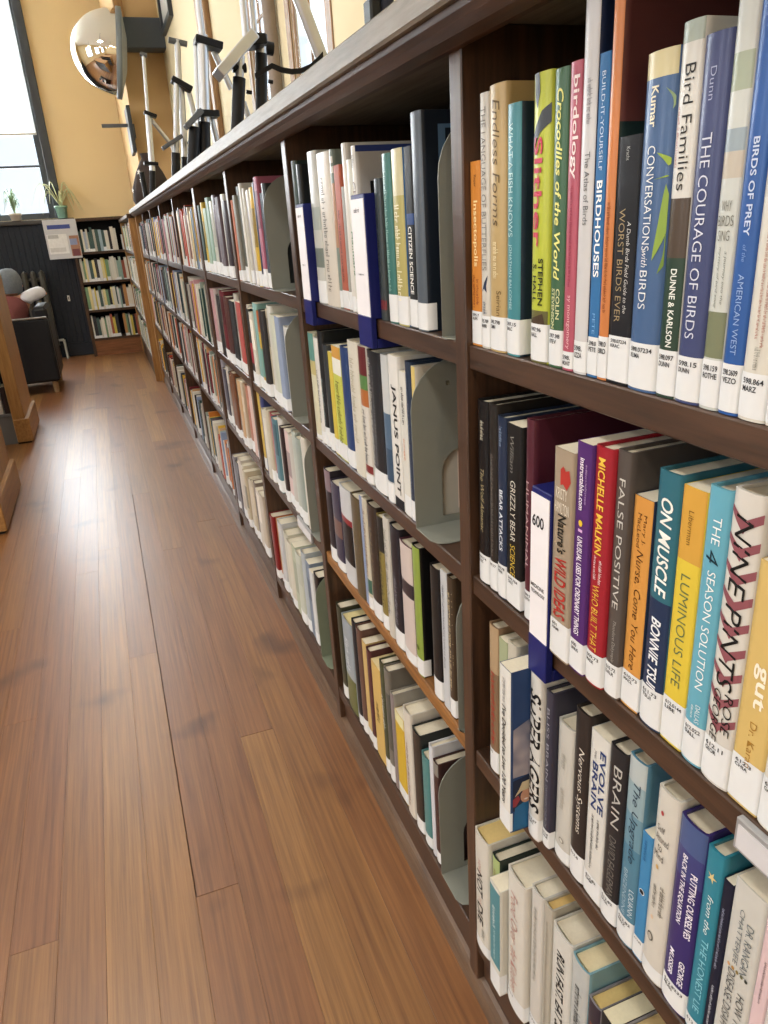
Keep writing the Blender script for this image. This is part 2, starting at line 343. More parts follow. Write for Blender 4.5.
# ---------------------------------------------------------------- books
WHITE = '#E2E5E7'
def ds(h):
    h = h.lstrip('#'); v = [int(h[i:i+2], 16) for i in (0, 2, 4)]; g = .3*v[0]+.59*v[1]+.11*v[2]
    return '#%02x%02x%02x' % tuple(int((c*.85+g*.15)*.955) for c in v)
def spine_x(y, wd, sag): return -sag*(1-abs(2*y/wd)**2.4)
def book_shell(wd, h, D, kind, hx, o):
    """cover (U section), page block and call label of one book; local origin at the foot of the spine centre"""
    hard = kind == 'h'
    t = .0024 if hard else .0007
    t = min(t, wd*.2)
    sag = min(.0032, .1*wd) if hard else min(.0006, .03*wd)
    rough = .34 if hard else .5
    cov = o.get('cov', hx); n = 8
    outer = [(D, wd/2), (.5*D, wd/2), (.006, wd/2)]; seg = ['c', 'c', 'c']
    for i in range(n+1):
        y = wd/2-wd*i/n; outer.append((spine_x(y, wd, sag), y))
        seg.append('s' if i < n else 'c')
    outer += [(.006, -wd/2), (.5*D, -wd/2), (D, -wd/2)]; seg += ['c', 'c']
    inner = []
    for (x, y) in outer:
        yy = max(-wd/2+t, min(wd/2-t, y)); inner.append((x+(t if x < .003 else 0), yy))
    zs = {0., 1.}
    bands = o.get('bands', [])
    for f0, f1, _ in bands: zs.add(round(1-f0, 4)); zs.add(round(1-f1, 4))
    if 'cov2' in o: zs.add(.7)
    zs = sorted(zs)
    hexes = [hx, cov]; 
    def mid(hh):
        if hh not in hexes: hexes.append(hh)
        return hexes.index(hh)
    N = len(outer); vs = []; fs = []; mi = []; sm = []
    for z in zs: vs += [(x, y, z*h) for x, y in outer]
    for k in range(len(zs)-1):
        zc = 1-(zs[k]+zs[k+1])/2
        bh = hx
        for f0, f1, hh in bands:
            if f0 <= zc <= f1: bh = hh
        for i in range(N-1):
            fs.append((k*N+i, (k+1)*N+i, (k+1)*N+i+1, k*N+i+1))
            if seg[i] == 's': mi.append(mid(bh)); sm.append(True)
            else: mi.append(mid(o['cov2']) if 'cov2' in o and zc > .3 else 1); sm.append(seg[i] == 'c' and (i == 2 or i == N-4))
    base = len(vs)
    for z in (0, 1): vs += [(x, y, z*h) for x, y in inner]
    for i in range(N-1): fs.append((base+i, base+i+1, base+N+i+1, base+N+i)); mi.append(1); sm.append(False)
    for z, zi in ((0, 0), (1, len(zs)-1)):      # rims with their own vertices
        b0 = len(vs); vs += [(x, y, z*h) for x, y in outer]+[(x, y, z*h) for x, y in inner]
        for i in range(N-1):
            f = (b0+i, b0+i+1, b0+N+i+1, b0+N+i); fs.append(f if z == 0 else f[::-1]); mi.append(1); sm.append(False)
    for i in (0, N-1):
        f = (i, (len(zs)-1)*N+i, base+N+i, base+i); fs.append(f if i else f[::-1]); mi.append(1); sm.append(False)
    mats = [mat(ds(hh), rough, vary=.04, scale=60, coat=.06 if hard else 0) for hh in hexes]
    lip = .003 if hard else .0002
    px0 = t+.001-sag*.2 if hard else t
    pg = ([(px0, -wd/2+t, lip), (D-.006, -wd/2+t, lip), (D-.006, wd/2-t, lip), (px0, wd/2-t, lip)])
    pv = pg+[(x, y, h-lip) for x, y, _ in pg]; pf = [(0, 3, 2, 1), (4, 5, 6, 7), (0, 1, 5, 4), (1, 2, 6, 5), (2, 3, 7, 6), (3, 0, 4, 7)]
    l = o.get('l', 0); lab = None
    if l:
        z0 = .002; z1 = h*(1-l); e = .0003; n2 = 8; lv = []
        for z in (z0, z1):
            for i in range(n2+1):
                y = (wd/2+.0002)*(1-2*i/n2); lv.append((spine_x(y*.995, wd, sag)-e, y, z))
        for z in (z0, z1): lv.append((.012, -wd/2-.0003, z))
        lf = [(i, n2+1+i, n2+2+i, i+1) for i in range(n2)]+[(n2, 2*n2+1, 2*n2+3, 2*n2+2)]
        lab = (lv, lf)
    return (vs, fs, mi, sm, mats), (pv, pf), lab, sag
def on_spine(geo, f0, f1, v0, v1, wd, h, sag, horiz=False, off=.0005):
    vs, fs = geo; out = []
    for a, b in vs:
        if horiz: y = wd*(.5-v0)-a*(v1-v0)*wd; z = h*(1-f1)+b*(f1-f0)*h
        else: z = h*(1-f0)-a*(f1-f0)*h; y = wd*(.5-v0)-b*(v1-v0)*wd
        out.append((spine_x(y, wd, sag)-off, y, z))
    return out, fs
def disc(cx, cy, rx, ry, n=14): return [(cx+rx*math.cos(2*math.pi*i/n), cy+ry*math.sin(2*math.pi*i/n)) for i in range(n)]
def print_on(name, poly, hx, root, wd, h, sag, off=.00045, m=None):
    """flat printed shape on the spine; poly in (v across 0..1, f from top 0..1)"""
    vs = []; fs = []
    def clip(P, c, keep_gt):
        out = []
        for i in range(len(P)):
            p, q = P[i], P[(i+1) % len(P)]; ip = p[0] >= c if keep_gt else p[0] <= c; iq = q[0] >= c if keep_gt else q[0] <= c
            if ip: out.append(p)
            if ip != iq: t = (c-p[0])/(q[0]-p[0]); out.append((c, p[1]+t*(q[1]-p[1])))
        return out
    for k in range(10):
        P = clip(clip(poly, k/10, True), (k+1)/10, False)
        if len(P) < 3: continue
        ar = sum(P[i][0]*P[(i+1) % len(P)][1]-P[(i+1) % len(P)][0]*P[i][1] for i in range(len(P)))
        if abs(ar) < 1e-7: continue
        if ar > 0: P = P[::-1]
        n0 = len(vs)
        for v, f in P: y = wd*(.5-v); vs.append((spine_x(y, wd, sag)-off, y, h*(1-f)))
        fs.append(tuple(range(n0, n0+len(P))))
    link(name, mesh(name, vs, fs, m or mat(hx, .4)), root)
def print_cov(name, poly, hx, root, wd, h, off=.0003, m=None):
    """printed shape on the cover that faces the aisle's near end (-y side); poly in (x metres from spine, z fraction)"""
    n = len(poly); vs = [(x, -wd/2-off, z*h) for x, z in poly]
    a = sum(poly[i][0]*poly[(i+1) % n][1]-poly[(i+1) % n][0]*poly[i][1] for i in range(n))
    f = tuple(range(n)) if a > 0 else tuple(range(n))[::-1]
    link(name, mesh(name, vs, [f], m or mat(hx, .4)), root)
def cov_text(s, x0, x1, z0, z1, hx, root, wd, h, style=''):
    vs, fs = text_geo(s, style)
    link('cover_lettering', mesh('cover_lettering', [(x0+a*(x1-x0), -wd/2-.0005, (z0+b*(z1-z0))*h) for a, b in vs], fs, mat(hx, .5)), root)
CLOUD = bpy.data.materials.new('cloud_print'); CLOUD.use_nodes = True
nt = CLOUD.node_tree; nz = nt.nodes.new('ShaderNodeTexNoise'); nz.inputs['Scale'].default_value = 26; cr = nt.nodes.new('ShaderNodeValToRGB'); tc = nt.nodes.new('ShaderNodeTexCoord')
cr.color_ramp.elements[0].color = lin('#5a6480'); cr.color_ramp.elements[1].color = lin('#b8aeb4'); cr.color_ramp.elements[0].position = .38; cr.color_ramp.elements[1].position = .66
nt.links.new(tc.outputs['Object'], nz.inputs[0]); nt.links.new(nz.outputs[0], cr.inputs[0]); nt.links.new(cr.outputs[0], nt.nodes['Principled BSDF'].inputs['Base Color'])
def art(kind, r, wd, h, sag):
    A = lambda poly, hx, **k: print_on('printed_motif', poly, hx, r, wd, h, sag, **k)
    V = lambda poly, hx, **k: print_cov('cover_picture', poly, hx, r, wd, h, **k)
    if kind == 'slither':
        A([(.12, .0), (.45, .0), (.5, .06), (.35, .11), (.2, .08)], '#4a5054'); A([(.0, .2), (.0, .26), (.5, .19), (1, .16), (1, .1), (.6, .12)], '#3d4248'); A([(.2, .83), (.8, .81), (.9, .85), (.1, .85)], '#4a3a2a')
    elif kind == 'butterfly': A([(.2, .76), (.5, .72), (.85, .69), (.7, .735), (.75, .76), (.45, .745)], '#2a3550')
    elif kind == 'leaves':
        def leaf(v0, f0, v1, f1, wv, hx):
            L, Rr = [], []
            for i in range(9):
                t = i/8; q = math.sin(math.pi*t)**.8; bow = .12*math.sin(math.pi*t)
                L.append((v0+(v1-v0)*t+bow-wv*q, f0+(f1-f0)*t)); Rr.append((v0+(v1-v0)*t+bow+wv*q, f0+(f1-f0)*t))
            A(L+Rr[::-1][1:-1], hx)
        leaf(.62, .27, .95, .31, .1, '#93ac3e'); leaf(.55, .345, .92, .335, .08, '#86a03e'); leaf(.92, .36, .68, .58, .13, '#8aa446'); leaf(.98, .5, .85, .62, .07, '#6f8c3a'); leaf(.75, .1, .95, .16, .04, '#7f9670')
    elif kind == 'dot': A(disc(.72, .42, .12, .012), '#5a5060')
    elif kind == 'redtop': A([(.35, .09), (.5, .07), (.62, .09), (.8, .08), (.88, .13), (.7, .17), (.5, .15), (.36, .16)], '#B23A34')
    elif kind == 'robot': A(disc(.45, .325, .14, .014, 8), '#E2C23A'); A([(.3, .35), (.6, .35), (.6, .362), (.3, .362)], '#d8b0d8')
    elif kind == 'veins':
        rr = random.Random(5)
        for i in range(9):
            f = .05+i*.085; A([(.0, f), (.5, f+.035), (1, f+.0), (1, f+.028), (.55, f+.062), (.5, f+.075), (.0, f+.02)], '#8d545c', off=.00035)
    elif kind == 'ring': A(disc(.55, .84, .16, .02), '#8f8c84'); A(disc(.55, .84, .1, .0125), '#CDCBC2', off=.0006)
    elif kind == 'disc': A(disc(.45, .45, .28, .022), '#e8eef2'); A(disc(.45, .45, .22, .017), '#101418', off=.0006)
    elif kind == 'dots':
        for f, hx in ((.11, '#B0484A'), (.385, '#c9a66a'), (.66, '#d9bfa0')): A(disc(.35, f, .07, .011), hx)
        A(disc(.35, .77, .15, .024), '#4a4640'); A(disc(.35, .77, .11, .018), '#b5afa4', off=.0006)
    elif kind == 'star':
        A([(.5+(.3 if i % 2 == 0 else .1)*math.cos(i*math.pi/5), .13+(.028 if i % 2 == 0 else .01)*math.sin(i*math.pi/5)) for i in range(10)], '#d8c48a')
    elif kind == 'dotrow':
        for i, hx in enumerate(('#c99a6a', '#b58a4a', '#8a7a4a', '#6a6a4a', '#3a3f3a')): A(disc(.18+i*.15, .43, .05, .009), hx)
    elif kind == 'photo':
        V([(.003, .0), (.135, .0), (.135, 1), (.003, 1)], '#2f4877'); V([(.003, .36), (.135, .36), (.135, .8), (.06, .78), (.003, .66)], '', m=CLOUD, off=.0005)
        V([(.003, .14), (.135, .14), (.135, .38), (.04, .37), (.003, .34)], '#242e48', off=.0006)
        V([(.003, .01), (.036, .01), (.04, .1), (.034, .17), (.02, .19), (.006, .16)], '#2a6a9c', off=.0007); V([(.003, .17), (.007, .17), (.013, .21), (.01, .24), (.003, .22)], '#9a3a44', off=.0008)
        V(disc(.0205, .225, .0075, .045), '#c89a80', off=.0009); V([(.005, .235), (.011, .28), (.015, .32), (.025, .325), (.031, .29), (.036, .245), (.027, .268), (.014, .262)], '#cfc2a2', off=.001)
        V([(.017, .205), (.0205, .197), (.024, .205), (.0205, .21)], '#f0e6e0', off=.001)
    elif kind == 'fruit':
        cov_text('F', .02, .04, .82, .92, '#B0483c', r, wd, h, 'b')
        V(disc(.045, .6, .022, .05), '#C0555a'); V(disc(.05, .47, .02, .045), '#8a7a62'); V(disc(.03, .33, .018, .03, 7), '#5f7a44'); V(disc(.05, .29, .014, .03, 6), '#6f8a4e')
        V([(.012, .1), (.07, .1), (.075, .18), (.05, .22), (.02, .21)], '#B8503e'); V(disc(.055, .16, .02, .05), '#c98a3e', off=.0005)
    elif kind == 'sage': V([(.008, .02), (.03, .02), (.03, .98), (.008, .98)], '#7d8a68')
    elif kind == 'rage': cov_text('R', .02, .045, .72, .8, '#1d1d20', r, wd, h, 'b'); cov_text('(', .03, .055, .5, .66, '#1d1d20', r, wd, h); V([(.0, .965), (.15, .965), (.15, 1), (.0, 1)], '#3a4a8a')
    elif kind == 'bigR': cov_text('R', .02, .075, .78, .94, '#5a7a9c', r, wd, h)
    elif kind == 'cartoon':
        V([(.008, .55), (.14, .55), (.14, .97), (.008, .97)], '#c2beb0'); V([(.06, .08), (.14, .08), (.14, .45), (.06, .45)], '#ecdcd0', off=.0005); V(disc(.1, .17, .02, .05), '#d8a890', off=.0007); V(disc(.09, .08, .02, .03), '#2b2838', off=.0009); V(disc(.12, .4, .012, .02), '#d8b84a', off=.0009)
    elif kind == 'greenspot': A(disc(.45, .78, .2, .02), '#4f6424')
ORD = 'first second third fourth fifth sixth seventh eighth ninth tenth eleventh twelfth thirteenth fourteenth fifteenth sixteenth seventeenth eighteenth nineteenth twentieth twenty-first twenty-second twenty-third twenty-fourth twenty-fifth'.split()
ROW = {1: 'top', 2: 'second', 3: 'third', 4: 'bottom'}
def add_book(bay, row, ytop, wd, h, xs, kind, hx, look, o, idx, full=True, D=None):
    rr = random.Random(hash((bay, row, idx)) & 0xffff)
    D = D or min(.205, h*(.66 if kind == 'h' else .63)+rr.uniform(-.006, .006))
    (vs, fs, mi, sm, mats), (pv, pf), lab, sag = book_shell(wd, h, D, kind, hx, o)
    loc = (xs, ytop-wd/2, Z[row]+.0005)
    name = 'hardcover_book' if kind == 'h' else 'paperback_book'
    label = "%s, %s on the %s bay's %s shelf" % (look, ORD[idx], ORD[bay-1], ROW[row])
    grp = 'books on the %s shelf of the %s bay' % (ROW[row], ORD[bay-1])
    pgm = mat(o['pg'], .75, vary=.08, scale=300) if 'pg' in o else PAGE
    if not full:
        n = len(vs); mats = list(mats)+[pgm]; k = len(mats)-1
        vs = vs+pv; fs = fs+[tuple(i+n for i in f) for f in pf]; mi = mi+[k]*6; sm = sm+[False]*6
        if lab:
            n = len(vs); mats.append(mat(WHITE, .4)); vs = vs+lab[0]; fs = fs+[tuple(i+n for i in f) for f in lab[1]]; mi += [k+1]*len(lab[1]); sm += [True]*len(lab[1])
        return tag(link(name, mesh(name, vs, fs, mats, mi, sm), None, loc), label, 'book', grp)
    r = tag(empty(name, loc), label, 'book', grp)
    link('cover', mesh('cover', vs, fs, mats, mi, sm), r)
    link('page_block', mesh('page_block', pv, pf, pgm), r)
    if lab:
        ob = link('call_number_label', mesh('call_number_label', lab[0], lab[1], mat(WHITE, .35, coat=.3), None, [True]*len(lab[1])), r)
        c = o.get('c', '')
        if bay == 1 and c.strip('|'):
            hl = 1-o['l']; zt = o['l']+.014
            for j, s in enumerate(c.split('|')):
                if not s: continue
                wv = min(.76, .0029*len(s)/wd)
                v_, f_ = on_spine(text_geo(s, 'b'), zt+.021*j, zt+.021*j+.0155, .12, .12+wv, wd, h, sag, True, .0006)
                link('call_number', mesh('call_number', v_, f_, mat('#33343a', .6)), ob)
    for (s, f0, f1, v0, v1, th, st) in o.get('t', []):
        if s == '~': geo = scrib_geo(rr, 2.3*max(4, (f1-f0)*h/((v1-v0)*wd)))
        else: geo = text_geo(s, st.replace('h', ''))
        if bay == 1 and kind == 'h' and 'h' not in st: v0, v1 = .56+(v0-.5)*1.08, .56+(v1-.5)*1.08
        v_, f_ = on_spine(geo, f0, f1, v0, v1, wd, h, sag, 'h' in st, .0009 if 'art' in o else .0005)
        link('spine_lettering', mesh('spine_lettering', v_, f_, mat(th, .45)), r)
    if 'art' in o: art(o['art'], r, wd, h, sag)
    return r
BOOKS = [
# bay 1, shelf 1
(1,1,0.7391,0.0214,0.183,0.008,'p','#DE8629','thin orange paperback with pale yellow title',{'t': [('Kuper', 0.07, 0.13, 0.35, 0.65, '#3a2410', ''), ('Insectopolis', 0.2, 0.55, 0.25, 0.75, '#F6DFA8', 'b'), ('~', 0.6, 0.78, 0.2, 0.45, '#7a2a18', ''), ('~', 0.62, 0.76, 0.55, 0.8, '#7a2a18', '')], 'c': '595.7|KUPE', 'l': 0.8}),
(1,1,0.7163,0.0183,0.240,0.008,'h','#D2CFC5','pale grey hardcover with thin grey capitals',{'t': [('THE LANGUAGE OF BUTTERFLIES', 0.05, 0.67, 0.25, 0.7, '#7d7c78', ''), ('~', 0.8, 0.85, 0.3, 0.7, '#44506a', '')], 'art': 'butterfly', 'c': '595.789|MARR', 'l': 0.86}),
(1,1,0.6966,0.0321,0.243,0.008,'h','#C2A468','tan hardcover with brown serif title',{'t': [('Endless Forms', 0.05, 0.5, 0.3, 0.66, '#5f4a26', 'i'), ('~', 0.56, 0.7, 0.3, 0.6, '#e6d8ae', ''), ('Seirian', 0.75, 0.85, 0.5, 0.72, '#5f4a26', '')], 'c': '595.798|SUMN', 'l': 0.855, 'top': '#d9cfb4'}),
(1,1,0.6624,0.0250,0.223,0.008,'h','#3F8F9C','teal hardcover with pale blue capitals and navy cover',{'cov': '#22344a', 't': [('WHAT A FISH KNOWS', 0.07, 0.5, 0.2, 0.5, '#bfe0e2', ''), ('JONATHAN BALCOMBE', 0.53, 0.8, 0.22, 0.46, '#bfe0e2', '')], 'c': '597.15|BALC', 'l': 0.84}),
(1,1,0.6168,0.0277,0.239,0.008,'h','#BFCB34','lime green hardcover with red title',{'t': [('Slither', 0.2, 0.57, 0.15, 0.62, '#C23B55', 'b'), ('STEPHEN', 0.61, 0.78, 0.5, 0.72, '#1e2410', 'b'), ('S. HALL', 0.63, 0.77, 0.18, 0.4, '#1e2410', 'b')], 'bands': [(0.8, 1, '#6e6a3a')], 'art': 'slither', 'c': '597.96|HALL', 'l': 0.85}),
(1,1,0.5852,0.0205,0.237,0.008,'h','#3E6B4A','dark green hardcover with yellow italic title',{'t': [('Crocodiles of the World', 0.06, 0.68, 0.3, 0.68, '#E9E58C', 'bi'), ('COLIN', 0.71, 0.82, 0.52, 0.74, '#d7d9a8', 'b'), ('STEVENSON', 0.71, 0.855, 0.22, 0.44, '#d7d9a8', 'b')], 'c': '597.98|STEV', 'l': 0.86}),
(1,1,0.5633,0.0158,0.238,0.008,'h','#C3566C','pink red hardcover with white rounded title',{'t': [('birdology', 0.04, 0.35, 0.3, 0.8, '#f3e4e4', 'b'), ('~', 0.37, 0.7, 0.4, 0.6, '#8e2f45', ''), ('sy montgomery', 0.73, 0.92, 0.35, 0.65, '#efc8cc', '')], 'c': '598.|MONT', 'l': 0.93}),
(1,1,0.5461,0.0186,0.279,0.008,'h','#D3D3D6','tall light grey hardcover with small title',{'cov': '#1f2f55', 't': [('The Atlas of Birds', 0.38, 0.57, 0.4, 0.7, '#55565a', ''), ('~', 0.2, 0.31, 0.4, 0.7, '#8a8a90', '')], 'c': '598.|UZZA', 'l': 0.9}),
(1,1,0.5260,0.0128,0.237,0.008,'p','#2C74B6','blue paperback with bold white capitals',{'t': [('BUILD-IT-YOURSELF', 0.05, 0.33, 0.35, 0.68, '#cfe0f0', ''), ('BIRDHOUSES', 0.36, 0.66, 0.25, 0.8, '#ffffff', 'b'), ('PETE', 0.78, 0.85, 0.4, 0.66, '#7fb2e0', '')], 'c': '598.0|PETE', 'l': 0.86}),
(1,1,0.5119,0.0122,0.271,0.008,'h','#DB7F3E','tall orange hardcover with maroon and dark green cover',{'cov': '#6b3a38', 'cov2': '#1f3434', 't': [('~', 0.5, 0.8, 0.35, 0.65, '#7a3212', '')], 'c': '598.0|BIRD', 'l': 0.87}),
(1,1,0.4983,0.0251,0.179,0.008,'p','#1B1C22','black paperback with tan capitals',{'t': [('Kracht', 0.04, 0.09, 0.4, 0.55, '#b9b9b4', ''), ('WORST BIRDS EVER', 0.27, 0.73, 0.22, 0.5, '#a5916c', ''), ('A Dumb Birds Field Guide to the', 0.32, 0.69, 0.62, 0.78, '#d8d8d4', 'i')], 'c': '598.07234|KRAC', 'l': 0.79}),
(1,1,0.4717,0.0306,0.226,0.008,'h','#486A9C','blue hardcover with white serif title and green leaves',{'t': [('Kumar', 0.09, 0.2, 0.28, 0.5, '#e8e2cc', 'b'), ('CONVERSATIONS', 0.25, 0.55, 0.28, 0.52, '#eef0f0', ''), ('with', 0.55, 0.6, 0.3, 0.5, '#eef0f0', 'i'), ('BIRDS', 0.61, 0.73, 0.28, 0.52, '#eef0f0', '')], 'bands': [(0, 0.07, '#dccf9c')], 'art': 'leaves', 'c': '598.07234|KUMA', 'l': 0.84}),
(1,1,0.4391,0.0190,0.237,0.008,'h','#D9D7D0','white and green hardcover with a bird photo',{'bands': [(0, 0.05, '#a9b6ac'), (0.05, 0.43, '#DDDBD4'), (0.43, 0.59, '#57483c'), (0.59, 1, '#30493a')], 't': [('Bird Families', 0.1, 0.41, 0.3, 0.72, '#2a2a2a', ''), ('~', 0.2, 0.35, 0.1, 0.22, '#b05050', ''), ('DUNNE & KARLSON', 0.62, 0.845, 0.38, 0.66, '#e8ebe4', 'b')], 'c': '598.097|DUNN', 'l': 0.855}),
(1,1,0.4187,0.0225,0.226,0.008,'h','#454F80','navy violet hardcover with silver capitals',{'t': [('Dunn', 0.08, 0.16, 0.35, 0.55, '#aab0cc', ''), ('THE COURAGE OF BIRDS', 0.24, 0.8, 0.25, 0.6, '#d4d8e6', '')], 'c': '598.15|DUNN', 'l': 0.855}),
(1,1,0.3947,0.0163,0.249,0.008,'h','#CFD3CD','pale jacketed hardcover with bird paintings along the spine',{'bands': [(0.15, 0.23, '#a9b59c'), (0.31, 0.36, '#9fb0ba'), (0.36, 0.42, '#c9bfae'), (0.74, 0.86, '#7f8666')], 't': [('WHY', 0.47, 0.495, 0.25, 0.75, '#77776f', 'h'), ('BIRDS', 0.505, 0.53, 0.12, 0.88, '#77776f', 'h'), ('SING', 0.54, 0.565, 0.22, 0.78, '#77776f', 'h'), ('a journey into the', 0.59, 0.72, 0.55, 0.7, '#6a7068', 'i'), ('mystery of bird song', 0.58, 0.73, 0.28, 0.43, '#6a7068', 'i')], 'c': '598.159|ROTHE', 'l': 0.865}),
(1,1,0.3770,0.0158,0.247,0.008,'h','#2F62B4','bright blue hardcover with light lettering',{'t': [('BIRDS OF PREY', 0.33, 0.55, 0.35, 0.62, '#c6d4ee', 'b'), ('of the', 0.57, 0.61, 0.4, 0.58, '#8aa6d8', 'i'), ('AMERICAN WEST', 0.64, 0.84, 0.35, 0.62, '#9db8e2', '')], 'c': '598.2609|VEZO', 'l': 0.865}),
(1,1,0.3598,0.0209,0.235,0.008,'h','#DFDBCF','cream hardcover with small red brown lettering',{'t': [('~', 0.5, 0.8, 0.55, 0.66, '#a05a4a', ''), ('~', 0.5, 0.78, 0.35, 0.46, '#a05a4a', ''), ('~', 0.8, 0.86, 0.4, 0.6, '#8a8a80', '')], 'art': 'dot', 'c': '598.864|MARZ', 'l': 0.87}),
(1,1,0.3376,0.0158,0.200,0.008,'h','#E2DFD2','cream hardcover without visible title',{'c': '598.9|', 'l': 0.87}),
# bay 1, shelf 2
(1,2,0.7286,0.0252,0.226,0.008,'h','#17161a','black hardcover with gold italic title',{'t': [('~', 0.1, 0.2, 0.35, 0.65, '#c9c4b0', ''), ('The Wolf Almanac', 0.35, 0.7, 0.3, 0.62, '#b5a882', 'i')], 'c': '599.74|BUSC', 'l': 0.83}),
(1,2,0.7019,0.0180,0.227,0.008,'h','#2A2624','charcoal hardcover with dim grey lettering',{'t': [('~', 0.25, 0.8, 0.3, 0.6, '#77706a', '')], 'c': '599.77|', 'l': 0.83}),
(1,2,0.6825,0.0191,0.217,0.008,'h','#22324F','narrow navy book with white capitals',{'t': [('~', 0.05, 0.15, 0.3, 0.6, '#8ea0bc', ''), ('BEAR ATTACKS', 0.38, 0.72, 0.3, 0.64, '#d7dde6', 'b')], 'c': '599.78|HERR', 'l': 0.8}),
(1,2,0.6620,0.0303,0.214,0.008,'p','#1a191a','black paperback with white and yellow capitals',{'t': [('William', 0.06, 0.25, 0.25, 0.5, '#8d8a84', 'i'), ('GRIZZLY BEAR', 0.29, 0.62, 0.28, 0.62, '#ded9cc', ''), ('SCIENCE', 0.64, 0.82, 0.28, 0.62, '#d8b84a', '')], 'c': '599.784|GRIZ', 'l': 0.82}),
(1,2,0.6226,0.0148,0.227,0.008,'h','#5B2434','maroon hardcover with pale spaced capitals',{'t': [('HUMANIMAL', 0.29, 0.73, 0.1, 0.48, '#c7a6aa', '')], 'c': '599.9|RUTH', 'l': 0.84}),
(1,2,0.5522,0.0302,0.218,-0.004,'p','#A8967E','tan paperback with red block title',{'t': [('KRISTY', 0.17, 0.22, 0.15, 0.75, '#efe8d8', 'h'), ('HAMILTON', 0.235, 0.285, 0.1, 0.85, '#efe8d8', 'h'), ("Nature's", 0.29, 0.47, 0.3, 0.75, '#22201c', 'b'), ('WILD IDEAS', 0.49, 0.79, 0.18, 0.82, '#B2332E', 'b')], 'art': 'redtop', 'c': '601|HAMI', 'l': 0.81}),
(1,2,0.5206,0.0213,0.231,-0.002,'p','#5A2B7C','purple paperback with white lettering',{'t': [('instructables.com', 0.06, 0.27, 0.3, 0.62, '#f0eaf5', 'b'), ('~', 0.08, 0.24, 0.68, 0.8, '#b79ac8', ''), ('UNUSUAL USES FOR ORDINARY THINGS', 0.38, 0.82, 0.3, 0.66, '#f0eaf5', 'b')], 'art': 'robot', 'c': '600|UNUS', 'l': 0.85}),
(1,2,0.4979,0.0238,0.233,0.001,'h','#B4202F','red hardcover with yellow capitals',{'t': [('MICHELLE MALKIN', 0.04, 0.42, 0.25, 0.62, '#E9C24A', 'b'), ('~', 0.43, 0.53, 0.25, 0.42, '#f0dede', ''), ('~', 0.44, 0.54, 0.55, 0.7, '#f0dede', ''), ('WHO BUILT THAT', 0.55, 0.84, 0.25, 0.62, '#E9C24A', '')], 'c': '609.73|MALK', 'l': 0.85}),
(1,2,0.4728,0.0175,0.235,0.004,'h','#5A524D','grey brown hardcover with silver capitals',{'t': [('FALSE POSITIVE', 0.1, 0.61, 0.3, 0.68, '#cfccc6', ''), ('Theodore Dalrymple', 0.66, 0.84, 0.4, 0.66, '#a9a49c', 'i')], 'c': '610.72|DALR', 'l': 0.85}),
(1,2,0.4539,0.0228,0.201,0.008,'p','#E59A3D','orange paperback with brown italic title',{'cov': '#22324e', 't': [('Mary J.', 0.07, 0.2, 0.55, 0.75, '#5a3414', ''), ('MacLeod', 0.07, 0.22, 0.28, 0.48, '#5a3414', ''), ('Nurse, Come You Here', 0.23, 0.8, 0.3, 0.7, '#4d2c12', 'i')], 'c': '610.73|MACL', 'l': 0.82}),
(1,2,0.4276,0.0251,0.231,0.008,'h','#2D7185','teal and navy hardcover with bold slanted white capitals',{'bands': [(0.47, 1, '#24385f')], 't': [('ON MUSCLE', 0.09, 0.45, 0.25, 0.72, '#f2f2ec', 'bi'), ('BONNIE TSUI', 0.54, 0.83, 0.25, 0.66, '#e8ecf0', 'bi')], 'c': '611.73|TSUI', 'l': 0.83}),
(1,2,0.4011,0.0239,0.226,0.008,'p','#E9CB31','yellow paperback with olive capitals',{'bands': [(0, 0.26, '#E3A637')], 't': [('Liberman', 0.08, 0.2, 0.35, 0.56, '#6b4a1a', ''), ('LUMINOUS LIFE', 0.31, 0.75, 0.28, 0.68, '#66754e', '')], 'c': '612.0144|LIBE', 'l': 0.81}),
(1,2,0.3758,0.0205,0.234,0.008,'h','#62B4CF','light blue hardcover with a dark numeral',{'t': [('THE', 0.09, 0.18, 0.35, 0.68, '#f4f7f6', ''), ('4', 0.2, 0.245, 0.2, 0.72, '#1c3440', 'i'), ('SEASON SOLUTION', 0.27, 0.7, 0.35, 0.68, '#f4f7f6', ''), ('DALLAS', 0.76, 0.83, 0.5, 0.7, '#e4eef0', ''), ('~', 0.77, 0.82, 0.3, 0.42, '#e4eef0', '')], 'c': '612.022|DALL', 'l': 0.84}),
(1,2,0.3539,0.0262,0.239,0.008,'h','#DCD8D0','white hardcover with black capitals over maroon crossed lines',{'t': [('NINE PINTS', 0.07, 0.64, 0.2, 0.72, '#151515', 'i'), ('ROSE', 0.65, 0.8, 0.55, 0.8, '#151515', 'i'), ('GEORGE', 0.65, 0.84, 0.2, 0.45, '#151515', 'i')], 'art': 'veins', 'c': '612.11|GEOR', 'l': 0.84}),
(1,2,0.3263,0.0268,0.197,0.008,'p','#E0BC68','sand yellow paperback with a white lower case title',{'t': [('gut', 0.38, 0.56, 0.3, 0.75, '#f6efdc', 'b'), ('Dr. Karan', 0.62, 0.82, 0.42, 0.64, '#a57a34', '')], 'c': '612.3|CHIA', 'l': 0.79}),
(1,2,0.2981,0.0219,0.208,0.008,'h','#E4E0D4','white jacketed hardcover behind the white shelf label holder',{'c': '612.6|GAN', 'l': 0.8}),
# bay 1, shelf 3
(1,3,0.7050,0.0229,0.222,0.008,'h','#8A6C4E','brown beige book with red lettering',{'t': [('~', 0.3, 0.8, 0.3, 0.7, '#B2322A', 'b')], 'c': '612|', 'l': 0.84, 'bands': [(0, 0.3, '#b99b74')]}),
(1,3,0.6807,0.0198,0.214,0.008,'p','#A9B38A','pale green book behind the photo covered paperback',{}),
